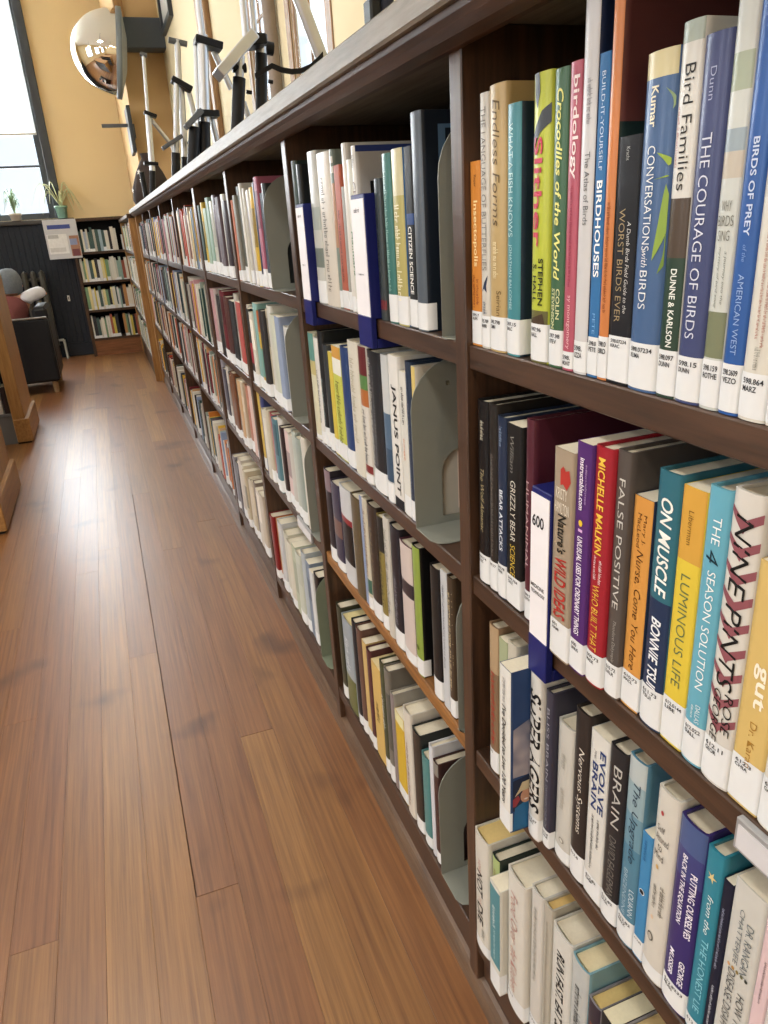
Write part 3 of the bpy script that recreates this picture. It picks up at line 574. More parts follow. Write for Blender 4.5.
(1,3,0.6594,0.0215,0.222,0.008,'h','#CFC7B4','cream book behind the photo covered paperback',{'t': [('~', 0.1, 0.5, 0.3, 0.7, '#7a756a', '')]}),
(1,3,0.6159,0.0250,0.226,-0.027,'p','#E6E5DF','protruding white paperback with a hatted person photo',{'cov': '#2f4a7a', 't': [('~', 0.06, 0.2, 0.35, 0.6, '#77777a', ''), ("I've Decided to Live 120 Years", 0.22, 0.84, 0.3, 0.66, '#1f1f22', 'bi')], 'art': 'photo', 'c': '|', 'l': 0.87}),
(1,3,0.5875,0.0222,0.230,-0.004,'h','#DAD8D2','white hardcover with large black slanted capitals',{'t': [('SUPER AGERS', 0.1, 0.82, 0.1, 0.9, '#141416', 'bi')], 'c': '612.67|TOPO', 'l': 0.86}),
(1,3,0.5639,0.0135,0.216,0.001,'h','#3D3C4E','slate hardcover with grey capitals',{'t': [('BLISS BRAIN', 0.1, 0.55, 0.3, 0.62, '#a9a9b4', ''), ('DAWSON CHURCH', 0.58, 0.86, 0.35, 0.6, '#8a8a96', '')], 'c': '612.8|CHUR', 'l': 0.88}),
(1,3,0.5490,0.0287,0.187,0.008,'h','#CDCBC2','silver grey hardcover with faint lettering',{'t': [('~', 0.2, 0.3, 0.35, 0.65, '#a5a39a', ''), ('~', 0.45, 0.6, 0.35, 0.65, '#a5a39a', '')], 'art': 'ring', 'c': '|', 'l': 0.9}),
(1,3,0.5190,0.0249,0.223,0.008,'h','#342C2A','dark brown hardcover with white script title',{'t': [('Nervous Systems', 0.2, 0.7, 0.3, 0.7, '#dcd6cc', 'i')], 'c': '612.8|', 'l': 0.83}),
(1,3,0.4927,0.0287,0.214,0.008,'p','#DEDDD6','white paperback with bold navy title',{'t': [('your', 0.1, 0.16, 0.2, 0.36, '#77787c', 'i'), ('EVOLVE', 0.08, 0.44, 0.56, 0.86, '#22386e', 'b'), ('BRAIN', 0.17, 0.44, 0.18, 0.48, '#22386e', 'b'), ('~', 0.48, 0.66, 0.6, 0.76, '#333337', ''), ('~', 0.48, 0.82, 0.28, 0.44, '#333337', '')], 'c': '612.82|DISP', 'l': 0.86}),
(1,3,0.4626,0.0250,0.219,0.008,'h','#2B2A2E','near black hardcover with grey capitals',{'t': [('BRAIN', 0.09, 0.42, 0.35, 0.75, '#b9b7b2', ''), ('DAVID EAGLEMAN', 0.48, 0.84, 0.35, 0.7, '#77746f', '')], 'c': '612.82|EAGL', 'l': 0.85}),
(1,3,0.4350,0.0235,0.228,0.008,'h','#4F86A4','blue hardcover fading to grey with dark script',{'bands': [(0, 0.12, '#b8c4c6'), (0.12, 0.28, '#93b0bc'), (0.28, 0.45, '#6d9ab0')], 't': [('The Upgrade', 0.11, 0.53, 0.3, 0.72, '#22364a', 'i'), ('LOUANN', 0.67, 0.82, 0.6, 0.82, '#d7e2ea', ''), ('BRIZENDINE', 0.58, 0.84, 0.25, 0.45, '#a9c2d2', '')], 'c': '612.82|BRIZ', 'l': 0.85}),
(1,3,0.4102,0.0131,0.158,0.008,'p','#3C8CC8','short bright blue paperback with a small black disc',{'t': [('~', 0.05, 0.2, 0.3, 0.6, '#1d5a90', '')], 'art': 'disc', 'c': '612.82|', 'l': 0.83}),
(1,3,0.3956,0.0266,0.224,0.008,'h','#D8D3C8','cream hardcover with coloured dots down the spine',{'t': [('Self', 0.17, 0.2, 0.2, 0.55, '#3a3733', 'h'), ('Attuned', 0.215, 0.25, 0.15, 0.75, '#3a3733', 'h'), ('to', 0.265, 0.295, 0.3, 0.5, '#3a3733', 'h'), ('Mind', 0.305, 0.34, 0.15, 0.6, '#3a3733', 'h'), ('~', 0.48, 0.6, 0.25, 0.45, '#6a655c', ''), ('~', 0.46, 0.62, 0.55, 0.75, '#6a655c', '')], 'art': 'dots', 'c': '|', 'l': 0.92}),
(1,3,0.3676,0.0299,0.217,0.008,'h','#3B2F78','violet hardcover with two columns of white capitals',{'bands': [(0, 0.14, '#4a5f98'), (0.14, 0.28, '#42468a')], 't': [('BACK IN THE EQUATION', 0.16, 0.52, 0.25, 0.45, '#eceaf4', 'b'), ('PUTTING OURSELVES', 0.22, 0.56, 0.6, 0.8, '#eceaf4', 'b'), ('MUSSER', 0.68, 0.83, 0.2, 0.38, '#eceaf4', 'b'), ('GEORGE', 0.7, 0.84, 0.58, 0.76, '#eceaf4', 'b')], 'c': '612.8233|MUSS', 'l': 0.86}),
(1,3,0.3363,0.0173,0.212,0.008,'h','#2A8AA4','teal hardcover with a gold star and white title',{'t': [('from the', 0.22, 0.42, 0.4, 0.7, '#e6eff0', 'i'), ('THE HONEST LIE', 0.45, 0.86, 0.4, 0.75, '#8fd0e0', '')], 'art': 'star', 'c': '612.9|', 'l': 0.92}),
(1,3,0.3176,0.0094,0.194,0.008,'p','#1E2238','dark navy paperback with fine white lettering',{'t': [('~', 0.15, 0.5, 0.3, 0.6, '#9aa0b8', ''), ('~', 0.6, 0.85, 0.4, 0.7, '#c8ccd8', '')], 'c': '613|', 'l': 0.9}),
(1,3,0.3068,0.0292,0.208,0.008,'p','#CFCEC6','light grey paperback with a row of dots',{'t': [('DR. RANGAN', 0.16, 0.42, 0.55, 0.78, '#5d6a72', ''), ('CHATTERJEE', 0.12, 0.4, 0.25, 0.45, '#5d6a72', ''), ('HOW TO', 0.52, 0.72, 0.6, 0.84, '#3a3f42', ''), ('DISEASE DISAPPEAR', 0.44, 0.86, 0.2, 0.46, '#4a5054', '')], 'art': 'dotrow', 'c': '613|CHAT', 'l': 0.9}),
(1,3,0.2762,0.0114,0.224,0.008,'p','#E3C3C6','thin pink paperback with tiny dark lettering',{'t': [('~', 0.3, 0.5, 0.4, 0.6, '#4a3a3c', '')], 'c': '613|', 'l': 0.9}),
(1,3,0.2634,0.0267,0.225,0.008,'h','#DCDAD4','white hardcover with a blue panel',{'bands': [(0.1, 0.38, '#6a93b8')], 't': [('~', 0.5, 0.85, 0.3, 0.75, '#44444a', 'i')], 'c': '613|', 'l': 0.9}),
# bay 1, shelf 4
(1,4,0.7391,0.0405,0.231,0.0,'h','#D9D5CA','white hardcover with yellowed pages and black block title',{'t': [('HOW', 0.2, 0.3, 0.3, 0.5, '#b98a80', ''), ('NOT', 0.3, 0.5, 0.2, 0.6, '#2c2a28', 'b'), ('TO', 0.52, 0.57, 0.3, 0.5, '#b98a80', ''), ('DIE', 0.58, 0.75, 0.2, 0.6, '#2c2a28', 'b'), ('~', 0.78, 0.86, 0.5, 0.75, '#8a867c', '')], 'bands': [(0.95, 1, '#6a7050')], 'c': '|', 'l': 0.9, 'pg': '#E8CF8E'}),
(1,4,0.6972,0.0204,0.219,0.006,'h','#A9BE78','pale green hardcover with a dark green cover',{'cov': '#26352e', 't': [('~', 0.1, 0.6, 0.3, 0.6, '#7a5a30', '')], 'c': '613.2|', 'l': 0.88}),
(1,4,0.6721,0.0279,0.205,-0.012,'p','#DCDAD0','short white paperback with a teal spine panel',{'bands': [(0.03, 0.75, '#4F8F9C')], 't': [('~', 0.2, 0.4, 0.3, 0.6, '#d8e8ea', 'b'), ('~', 0.42, 0.7, 0.4, 0.6, '#bcd8dc', '')], 'c': '|', 'l': 0.8}),
(1,4,0.6421,0.0449,0.254,0.0,'h','#DCD8CE','white hardcover with fruit and herbs on the cover',{'t': [('Food Over', 0.12, 0.48, 0.25, 0.6, '#B98C84', 'i'), ('the Kitchen', 0.52, 0.85, 0.25, 0.6, '#B98C84', 'i')], 'art': 'fruit', 'c': '613.2|', 'l': 0.88}),
(1,4,0.5958,0.0274,0.264,0.008,'h','#D3D0C8','thin white hardcover with a sage stripe',{'cov': '#d3d0c8', 'art': 'sage', 't': [('~', 0.1, 0.6, 0.35, 0.6, '#8a8880', '')], 'c': '613.2|', 'l': 0.88}),
(1,4,0.5659,0.0175,0.267,0.008,'h','#B9B3A4','grey beige hardcover with yellowed pages',{'pg': '#DDBE7C', 't': [('~', 0.1, 0.8, 0.35, 0.6, '#8c8678', '')], 'c': '613.2|', 'l': 0.88}),
(1,4,0.5459,0.0402,0.256,0.008,'h','#D8D6CF','white hardcover with black slanted capitals',{'t': [('RUN FAST. EAT SLOW.', 0.12, 0.8, 0.3, 0.66, '#1c1c1e', 'bi')], 'c': '613.2|FLAN', 'l': 0.88}),
(1,4,0.5044,0.0317,0.252,0.008,'h','#BFC4C2','grey hardcover with a blue cloth edge',{'cov': '#7fb0c0', 't': [('~', 0.15, 0.8, 0.3, 0.66, '#44484a', 'b')], 'pg': '#EFE3BE', 'c': '613.2|', 'l': 0.88}),
(1,4,0.4712,0.0216,0.223,0.008,'h','#3A3140','dark plum hardcover with yellowed pages',{'cov': '#8d8a92', 'pg': '#E8CE8C', 't': [('~', 0.15, 0.7, 0.3, 0.66, '#b06a4a', '')], 'c': '613.2|', 'l': 0.88}),
(1,4,0.4476,0.0219,0.228,0.008,'p','#2A2A2C','black paperback with cream pages and white lettering',{'pg': '#EFE8CA', 't': [('~', 0.12, 0.7, 0.3, 0.6, '#dcdcd8', 'b')], 'c': '613.2|', 'l': 0.88}),
(1,4,0.4237,0.0320,0.231,0.008,'h','#8D8A90','grey hardcover with tan pages',{'pg': '#DCC390', 'c': '613.2|', 'l': 0.88}),
# bay 2, shelf 1
(2,1,1.4756,0.0300,0.245,0.008,'h','#33453F','dark grey green hardcover',{'l': 0.84}),
(2,1,1.4419,0.0222,0.237,0.008,'h','#22282a','thin black hardcover',{'l': 0.84}),
(2,1,1.3598,0.0524,0.249,0.008,'h','#C3C6C0','grey white hardcover with photo patches',{'bands': [(0.35, 0.5, '#a8b2ac'), (0.62, 0.75, '#77827a')], 'l': 0.84}),
(2,1,1.3042,0.0748,0.241,0.008,'h','#D9D2C4','cream hardcover with dark lettering',{'t': [('~', 0.15, 0.9, 0.3, 0.6, '#6f6a60', '')]}),
(2,1,1.2280,0.0154,0.241,0.008,'h','#7f8f86','striped sage book',{'bands': [(0.04, 0.08, '#dcdcd4'), (0.1, 0.14, '#dcdcd4'), (0.2, 0.6, '#b98a6a')], 'l': 0.88}),
(2,1,1.2112,0.0311,0.217,0.008,'p','#B9583C','brick red book',{'t': [('~', 0.3, 0.8, 0.3, 0.6, '#3a1a12', '')], 'l': 0.86}),
(2,1,1.1786,0.0143,0.185,0.008,'p','#9a9a92','short grey book',{'l': 0.84}),
(2,1,1.1629,0.0190,0.243,0.008,'h','#E0DED6','tall white hardcover',{'l': 0.9}),
(2,1,1.1426,0.0232,0.219,0.008,'h','#D6D8CE','white hardcover with green lettering',{'t': [('Hallmark', 0.45, 0.75, 0.2, 0.75, '#4f7a5a', 'b')], 'l': 0.9}),
(2,1,1.1179,0.0177,0.235,0.008,'h','#DFDDD8','white hardcover showing a grey lettered cover',{'cov': '#C9C7C4', 't': [('~', 0.05, 0.12, 0.2, 0.8, '#333', ''), ('CHINESE', 0.2, 0.48, 0.2, 0.8, '#5a3a3a', '')], 'bands': [(0.5, 0.8, '#8a4a4a')], 'art': 'rage', 'l': 0.88}),
(2,1,1.0293,0.0246,0.186,0.008,'h','#3A4448','dark slate hardcover behind the blue marker',{'t': [('~', 0.2, 0.8, 0.2, 0.7, '#1b2024', 'b')], 'bands': [(0.85, 0.92, '#7a2a30')]}),
(2,1,0.9939,0.0319,0.213,0.008,'h','#3A7A74','green hardcover with pale lettering',{'cov': '#3f6b3c', 't': [('~', 0.1, 0.8, 0.3, 0.6, '#a8d0c8', '')], 'l': 0.82}),
(2,1,0.9601,0.0378,0.215,0.008,'h','#B9AE62','mustard patterned hardcover with a blue cover',{'cov': '#2e6aa8', 't': [('~', 0.3, 0.85, 0.25, 0.7, '#f0ead0', 'b')], 'bands': [(0, 0.25, '#cfc89a')], 'l': 0.82}),
(2,1,0.9171,0.0237,0.214,0.008,'p','#1E2022','black book with white capitals',{'t': [('CITIZEN SCIENCE', 0.42, 0.8, 0.25, 0.7, '#e8e8e4', 'b')], 'bands': [(0.35, 0.41, '#2a4a8a')], 'l': 0.83}),
(2,1,0.8918,0.0320,0.247,0.008,'h','#56616E','tall slate hardcover with a dark blue cover',{'cov': '#1d2836', 'art': 'bigR', 'l': 0.86}),
# bay 2, shelf 2
(2,2,1.4756,0.0389,0.219,0.008,'h','#DAD6B8','cream hardcover with a teal corner',{'bands': [(0, 0.25, '#5f9a92'), (0.25, 0.38, '#c8ba7a')], 'l': 0.95}),
(2,2,1.4329,0.0296,0.214,0.008,'h','#E0DFDA','white hardcover with black lettering',{'t': [('~', 0.3, 0.8, 0.3, 0.7, '#222', '')], 'l': 0.88}),
(2,2,1.4019,0.0307,0.230,0.008,'h','#24262A','tall black hardcover',{'t': [('~', 0.4, 0.8, 0.3, 0.7, '#9aa', '')], 'l': 0.82}),
(2,2,1.3698,0.0295,0.208,0.008,'h','#3A3F44','dark grey hardcover',{'l': 0.82}),
(2,2,1.3389,0.0252,0.198,0.008,'p','#D6BE3A','yellow book',{'l': 0.84}),
(2,2,1.3123,0.0523,0.213,0.008,'p','#C7CC4C','yellow green book',{'t': [('~', 0.3, 0.85, 0.25, 0.7, '#6a6a2a', 'b')], 'bands': [(0, 0.1, '#d89a3a'), (0.1, 0.24, '#e8e8dc')], 'l': 0.84}),
(2,2,1.2570,0.0443,0.219,0.008,'h','#2B4680','royal blue hardcover',{'l': 0.84}),
(2,2,1.2099,0.0525,0.235,0.008,'h','#DCD8CA','cream hardcover with widely spaced capitals',{'t': [('~', 0.12, 0.75, 0.3, 0.7, '#b0a890', 'b')]}),
(2,2,1.1547,0.0388,0.233,0.008,'h','#DAD6CE','white hardcover with a maroon and orange top',{'bands': [(0, 0.2, '#6e2a30'), (0.2, 0.3, '#5a8a4a'), (0.3, 0.42, '#c06a32'), (0.86, 0.92, '#8a3030')], 't': [('~', 0.45, 0.85, 0.3, 0.7, '#333', '')], 'l': 0.93}),
(2,2,1.1084,0.0596,0.232,0.008,'h','#2A2D33','black hardcover with white patterned lettering',{'t': [('~', 0.05, 0.85, 0.1, 0.35, '#c8c8c4', 'b'), ('~', 0.1, 0.8, 0.4, 0.55, '#77787c', '')], 'l': 0.83}),
(2,2,1.0465,0.0290,0.234,0.008,'h','#C9CFD2','white hardcover with a blue cloud picture',{'bands': [(0.38, 0.62, '#53708f'), (0.62, 0.85, '#3a5572')], 'l': 0.86}),
(2,2,1.0154,0.0380,0.237,0.008,'p','#E2E1DC','white book with bold black capitals',{'t': [('JANUS POINT', 0.18, 0.9, 0.25, 0.75, '#17171a', 'b')], 'bands': [(0.93, 1, '#20242c')], 'l': 0}),
(2,2,0.9733,0.0240,0.219,0.008,'p','#DEDCD4','white paperback with small orange lines',{'t': [('~', 0.1, 0.35, 0.3, 0.7, '#222', 'b'), ('~', 0.45, 0.6, 0.3, 0.6, '#c87a4a', '')], 'l': 0.85}),
(2,2,0.9479,0.0198,0.237,0.008,'h','#2C3B55','navy hardcover with dim lettering',{'t': [('~', 0.1, 0.85, 0.3, 0.6, '#7a869a', '')], 'l': 0.86}),
(2,2,0.9262,0.0131,0.233,0.008,'h','#DCC46E','yellow hardcover with a pale map cover',{'cov': '#CFCBBE', 'art': 'cartoon', 'l': 0.8}),
# bay 2, shelf 3
(2,3,1.4488,0.0433,0.210,0.008,'h','#2B2630','black book with a mauve top',{'bands': [(0, 0.22, '#8d7680')], 'l': 0.84}),
(2,3,1.4032,0.0574,0.196,0.008,'h','#3E3A52','dark purple hardcover with a brown band',{'bands': [(0.4, 0.6, '#7a5a52')], 'l': 0.88}),
(2,3,1.3389,0.0696,0.209,0.008,'h','#C9CCD0','white hardcover with a black and red panel',{'bands': [(0.3, 0.36, '#9a2a34'), (0.36, 0.78, '#16161a')]}),
(2,3,1.2661,0.0522,0.211,0.008,'h','#5E5138','olive brown hardcover',{'t': [('~', 0.3, 0.8, 0.2, 0.5, '#8a7a5a', '')]}),
(2,3,1.2110,0.0147,0.224,0.008,'p','#8C9CC0','thin blue white book',{}),
(2,3,1.1949,0.0244,0.227,0.008,'h','#CFC6B0','cream hardcover with brown lettering',{'t': [('~', 0.1, 0.7, 0.25, 0.75, '#7a5a3a', 'b')], 'bands': [(0.72, 0.85, '#3a6a5a')], 'l': 0.88}),
(2,3,1.1677,0.0464,0.227,0.008,'h','#3C2F28','dark brown hardcover',{'t': [('~', 0.2, 0.7, 0.3, 0.6, '#8a7a62', '')], 'l': 0.84}),
(2,3,1.1160,0.0294,0.221,0.008,'h','#8E7C3A','dark and gold patterned hardcover',{'bands': [(0, 0.3, '#2b2a2a')], 't': [('~', 0.1, 0.8, 0.2, 0.8, '#2a2418', 'b')], 'l': 0.86}),
(2,3,1.0851,0.0273,0.230,0.008,'h','#CBC8BE','white hardcover with dotted lettering',{'t': [('~', 0.1, 0.8, 0.25, 0.75, '#6a6862', 'b')]}),
(2,3,1.0530,0.0423,0.227,0.008,'h','#26242E','navy black hardcover',{'t': [('~', 0.4, 0.8, 0.35, 0.65, '#8a8690', '')], 'l': 0.84}),
(2,3,1.0084,0.0505,0.216,0.008,'h','#D3C3BC','pale pink hardcover with a maroon top',{'cov': '#5a2a3c', 'bands': [(0.3, 0.42, '#3a3038')], 'l': 0.9}),
(2,3,0.9558,0.0289,0.229,0.008,'h','#8DA63E','leaf green hardcover with a black cover',{'cov': '#17171a', 'art': 'greenspot', 'l': 0.86}),
(2,3,0.8877,0.0316,0.224,0.008,'h','#1D1C1E','black hardcover',{'t': [('~', 0.4, 0.7, 0.2, 0.4, '#6a6a6a', '')], 'l': 0.84}),
(2,3,0.8517,0.0206,0.231,0.008,'p','#C7CBD0','pale blue white book with thin lettering',{'t': [('~', 0.1, 0.7, 0.3, 0.6, '#555a66', '')]}),
(2,3,0.8294,0.0189,0.231,0.008,'h','#4A3A2A','brown speckled book beside the bookend',{'t': [('~', 0.1, 0.8, 0.1, 0.9, '#c0b090', 'b')], 'l': 0.86}),
# bay 2, shelf 4
(2,4,1.4527,0.0355,0.247,0.008,'h','#3F4232','olive black hardcover',{'l': 0.86}),
(2,4,1.4134,0.0707,0.239,0.008,'h','#9AA6B2','grey blue hardcover with a green foot',{'bands': [(0.62, 1, '#6a6f3c')], 't': [('~', 0.2, 0.55, 0.3, 0.7, '#d8dce0', 'b')], 'pg': '#E9DCA6'}),
(2,4,1.3355,0.0281,0.266,0.008,'h','#22262E','black jacketed hardcover',{'l': 0.9}),
(2,4,1.3054,0.0319,0.265,0.008,'h','#6A4A3E','brown hardcover with white pages',{'l': 0.86}),
(2,4,1.2702,0.0262,0.250,0.008,'p','#D3B068','tan paperback',{'l': 0.88}),
(2,4,1.2426,0.0253,0.247,0.008,'h','#5A3034','dark maroon hardcover',{'l': 0.86}),
(2,4,1.2154,0.0522,0.234,0.008,'p','#D9B25E','straw yellow paperback',{'t': [('~', 0.4, 0.6, 0.3, 0.7, '#4a3a1a', 'b')], 'pg': '#E9D8A8'}),
(2,4,1.1608,0.0232,0.266,0.008,'h','#4A4F36','dark olive hardcover',{'t': [('~', 0.3, 0.6, 0.2, 0.8, '#dcdcd0', 'b')], 'l': 0.86}),
(2,4,1.1359,0.0264,0.265,0.008,'h','#7A756C','grey brown hardcover with a photo cover',{'bands': [(0.2, 0.7, '#5a5a52')], 'l': 0.84}),
(2,4,1.1078,0.0175,0.225,0.008,'h','#8C7F80','taupe hardcover with black cloth edge',{'cov': '#a09c94'}),
(2,4,1.0876,0.0446,0.199,0.008,'p','#D8AE26','golden yellow paperback',{'bands': [(0, 0.12, '#e8e0a8')], 'l': 0.86}),
(2,4,1.0404,0.0373,0.239,0.008,'h','#D9D2C6','white hardcover with red cloth edge',{'t': [('~', 0.3, 0.9, 0.35, 0.65, '#8a6a5a', '')]}),
(2,4,0.9983,0.0354,0.223,0.008,'h','#3B322C','dark brown hardcover with white page tops',{'cov': '#2c3030', 'l': 0.86}),
(2,4,0.9582,0.0314,0.199,0.008,'h','#4E8A8C','muted teal hardcover',{'l': 0.87}),
(2,4,0.9242,0.0148,0.240,0.008,'h','#D6D8E2','lavender white hardcover',{}),
(2,4,0.9080,0.0198,0.220,0.008,'h','#4A2F2E','dark maroon brown hardcover beside the bookend',{'bands': [(0, 0.12, '#8a8680')], 'l': 0.88}),
]
cnt = {}
for (bay, row, yt, wd, h, xs, kind, hx, look, o) in BOOKS:
    i = cnt.get((bay, row), 0); cnt[bay, row] = i+1
    add_book(bay, row, yt, wd, h, xs, kind, hx, look, o, i)
# third and fourth bays: smaller in view, one mesh each
CN = {}
def cname(hx):
    c = lin(hx); r, g, b = [x**(1/2.2) for x in c[:3]]; mxx = max(r, g, b); mn = min(r, g, b)
    if mxx-mn < .09: return 'white' if mxx > .8 else 'pale grey' if mxx > .62 else 'grey' if mxx > .4 else 'black'
    d = 'dark ' if mxx < .45 else 'pale ' if mn > .62 else ''
    if r >= g >= b: nm = 'red' if (g-b) < (r-g)*.55 else ('brown' if mxx < .68 else 'orange' if (r-g) > (g-b)*.55 and mxx-mn > .3 else 'yellow' if mxx-mn > .3 else 'cream')
    elif r >= b > g: nm = 'pink' if mxx > .5 else 'maroon'
    elif g >= r >= b: nm = 'olive' if mxx < .55 else 'lime green'
    elif g >= b > r: nm = 'green'
    elif b >= g > r: nm = 'blue' if (b-g) > .08 else 'teal'
    else: nm = 'purple'
    if nm in ('cream',): d = ''
    return d+nm
SEQ = {
 (3, 1): (1.735, '#C9765A #C9A070 #8A8A80 #5A5F58 #D8D6CC #DCDAD0 #C9C6BA #A9A6B0 #D8D4C8 #D8AE2E #D8AE2E #2B3A5A #B4607A #3A4A5A #30363A'),
 (3, 2): (1.665, '#B9B5AC #2A2A2C #DAD6C8 #7FB0AA #CFA23A #3A3A3E #BFB396 #D9D8CE #CFD6C4 #8FA0C0 #D8D8D4'),
 (3, 3): (1.6, '#D8B64E #3A4580 #D6D2C4 #C9C0A8 #B9505A #5A8A9A #D8D4CC #3A2A2C #E0C6C4 #C8C4BC #B9C2B8 #9AA8A0 #D4D0C4'),
 (3, 4): (1.63, '#8E2224 #C2752E #C9CCD0 #D0CCB8 #D8D2C0 #B9C2A8 #C8CEC0 #AEB9C2 #7A8AA0 #D6D8DA #1D1A1C'),
 (4, 1): (2.21, '#36504E #D6B43A #D6B43A #9AB8A4 #8FB0A0 #C8CCC0 #4A3A44 #7A6A72 #5A4A52 #D8D6CE #3B3038 #2E2A30'),
 (4, 2): (2.215, '#C99AA0 #B9A8A4 #3A3A3C #5F6A66 #7A2A34 #5A3A38 #2A2C2E #B9B5AC #C0504A #D8D8D0'),
 (4, 3): (2.215, '#9A9AA8 #4A4A5A #C9C4BC #2B2D38 #8A5A3C #7A4A30 #4A3A2A #D3A878 #C9B9A0 #C07A62 #E0BEB4 #CFC4B4'),
 (4, 4): (2.3, '#8E8A92 #5A5660 #C9BEB2 #D8CCB8 #CDBFA4 #B9A88A #D6CAB4 #C4B69C #8A7A6C #D8D0C4 #C9BBA6'),
}
BOOKEND = {}
for (bay, row), (yend, s) in SEQ.items():
    hs = s.split(); y = BAY[bay-1][1]-.003; rr = random.Random(bay*10+row)
    ws = [rr.uniform(.7, 1.35) for _ in hs]; k = (y-yend)/sum(ws)
    for i, hx in enumerate(hs):
        wd = ws[i]*k; kind = 'h' if rr.random() < .7 else 'p'; h = rr.uniform(.205, .243)
        o = dict(l=rr.uniform(.82, .87)) if rr.random() < .85 else {}
        if (bay, row, i) == (3, 2, 1): o['bands'] = [(.45, .72, '#A82838')]
        if (bay, row, i) == (3, 2, 4): o['bands'] = [(0, .25, '#C9652E'), (.25, .45, '#D8B03A'), (.45, .8, '#6AA89A')]
        if rr.random() < .4 and not o.get('bands'): o['bands'] = [(rr.uniform(.05, .3), rr.uniform(.4, .7), '#%02x%02x%02x' % (lambda q: tuple(int(min(255, int(hx[j:j+2], 16)*q)) for j in (1, 3, 5)))(rr.uniform(.68, 1.18)))]
        look = '%s %s' % (cname(hx), 'hardcover' if kind == 'h' else 'paperback')
        add_book(bay, row, y, wd-.0006, h, rr.uniform(.003, .014), kind, hx, look, o, i, full=False)
        y -= wd
# far bays: too small to pick apart
PAL = '#D8D6CC #C9C6BA #DCDAD0 #B9B5AC #C9A070 #7A2A34 #3A4A5A #2A2A2C #8FA0C0 #B4503A #D8AE2E #5A5F58 #36504E #C99AA0 #C87A3A #E2DED2 #9AA8A0 #4A3A44'.split()
def filler(rows, b, pal, rr):
    """rows: (origin fn (t,d,z)->xyz, length, z, hmin, hmax)"""
    for fn, L, z, h0, h1 in rows:
        t = .004
        while t < L-.02:
            wd = min(rr.uniform(.014, .036), L-t); h = rr.uniform(h0, h1); k = rr.randrange(len(pal)); d = rr.uniform(0, .01); D = .15 if L < .75 else .1; lh = rr.choice((.012, .028, .034, .04)); z_ = z+.0006
            for (za, zb, kk) in ((z_, z_+lh, len(pal) if rr.random() < .6 else k), (z_+lh, z_+h, k)):
                P = [fn(t+.0006, d, za), fn(t+wd-.0006, d, za), fn(t+wd-.0006, d+D, za), fn(t+.0006, d+D, za), fn(t+.0006, d, zb), fn(t+wd-.0006, d, zb), fn(t+wd-.0006, d+D, zb), fn(t+.0006, d+D, zb)]
                b.add(P, [(0, 3, 2, 1), (4, 5, 6, 7), (0, 1, 5, 4), (1, 2, 6, 5), (2, 3, 7, 6), (3, 0, 4, 7)], kk)
            t += wd
            if rr.random() < .03: t += rr.uniform(.02, .08)
rr = random.Random(3); fb = MB()
for a, e in BAY[4:]+[(-.73, -.03)]:
    filler([((lambda t, d, z, a=a, e=e: (.004+d, e-t, z)), e-a-.004, Z[r], .2, .24) for r in (1, 2, 3, 4)], fb, PAL, rr)
for r, e in ((1, .318), (2, .272), (3, .232), (4, .386)): filler([((lambda t, d, z, e=e: (.006+d, e-t, z)), e-.004, Z[r], .2, .24)], fb, PAL, rr)
fo = tag(fb.build('distant_books', [mat(h, .4) for h in PAL]+[mat(WHITE, .4)]), 'rows of small coloured books filling the remaining bays of the long bookcase', 'books', kind='stuff')
# ---------------------------------------------------------------- shelf markers and bookends
NAVY = mat('#1E2466', .35)
def marker(y0, wd, row, h, label, lines):
    r = tag(empty('shelf_marker', (-.006, y0-wd/2, Z[row])), label, 'shelf marker', 'navy shelf markers')
    b = MB().box(0, .12, -wd/2, wd/2, .0006, h, bev=.0012); b.build('holder', NAVY, r)
    MB().box(-.001, .0, -wd/2+.0012, wd/2-.0012, .004, h*.965).build('paper_label', mat('#ECEAEE', .5), r)
    MB().box(-.0015, .0075, -wd/2, wd/2, -.042, .004, bev=.001).build('clip', NAVY, r)
    MB().box(.0075, .05, -wd/2, wd/2, -.042, -.0285, bev=.001).build('clip_foot', NAVY, r)
    for s, f0, f1, v0, v1 in lines:
        vs, fs = text_geo(s, 'b') if s[0] != '~' else scrib_geo(random.Random(2), 9)
        link('printed_lettering', mesh('printed_lettering', [(-.0013, wd*(.5-v0)-a*(v1-v0)*wd, h*(1-f1)+b_*(f1-f0)*h) for a, b_ in vs], fs, mat('#26262c', .6)), r)
marker(.589, .0345, 2, .169, 'navy holder reading 600 clipped between the maroon and tan books', [('600', .16, .235, .12, .72), ('MEDICINE', .61, .635, .1, .8), ('TECHNOLOGY', .65, .675, .1, .85)])
marker(1.4185, .052, 1, .17, 'navy holder clipped beside the dark green book of the second bay', [('~', .1, .13, .25, .7), ('~', .6, .62, .3, .7)])
marker(1.0935, .058, 1, .17, 'navy holder clipped before the dark slate book of the second bay', [('~', .1, .14, .25, .65), ('~', .62, .64, .3, .7)])
STEEL = mat('#8b8f88', .38, vary=.04)
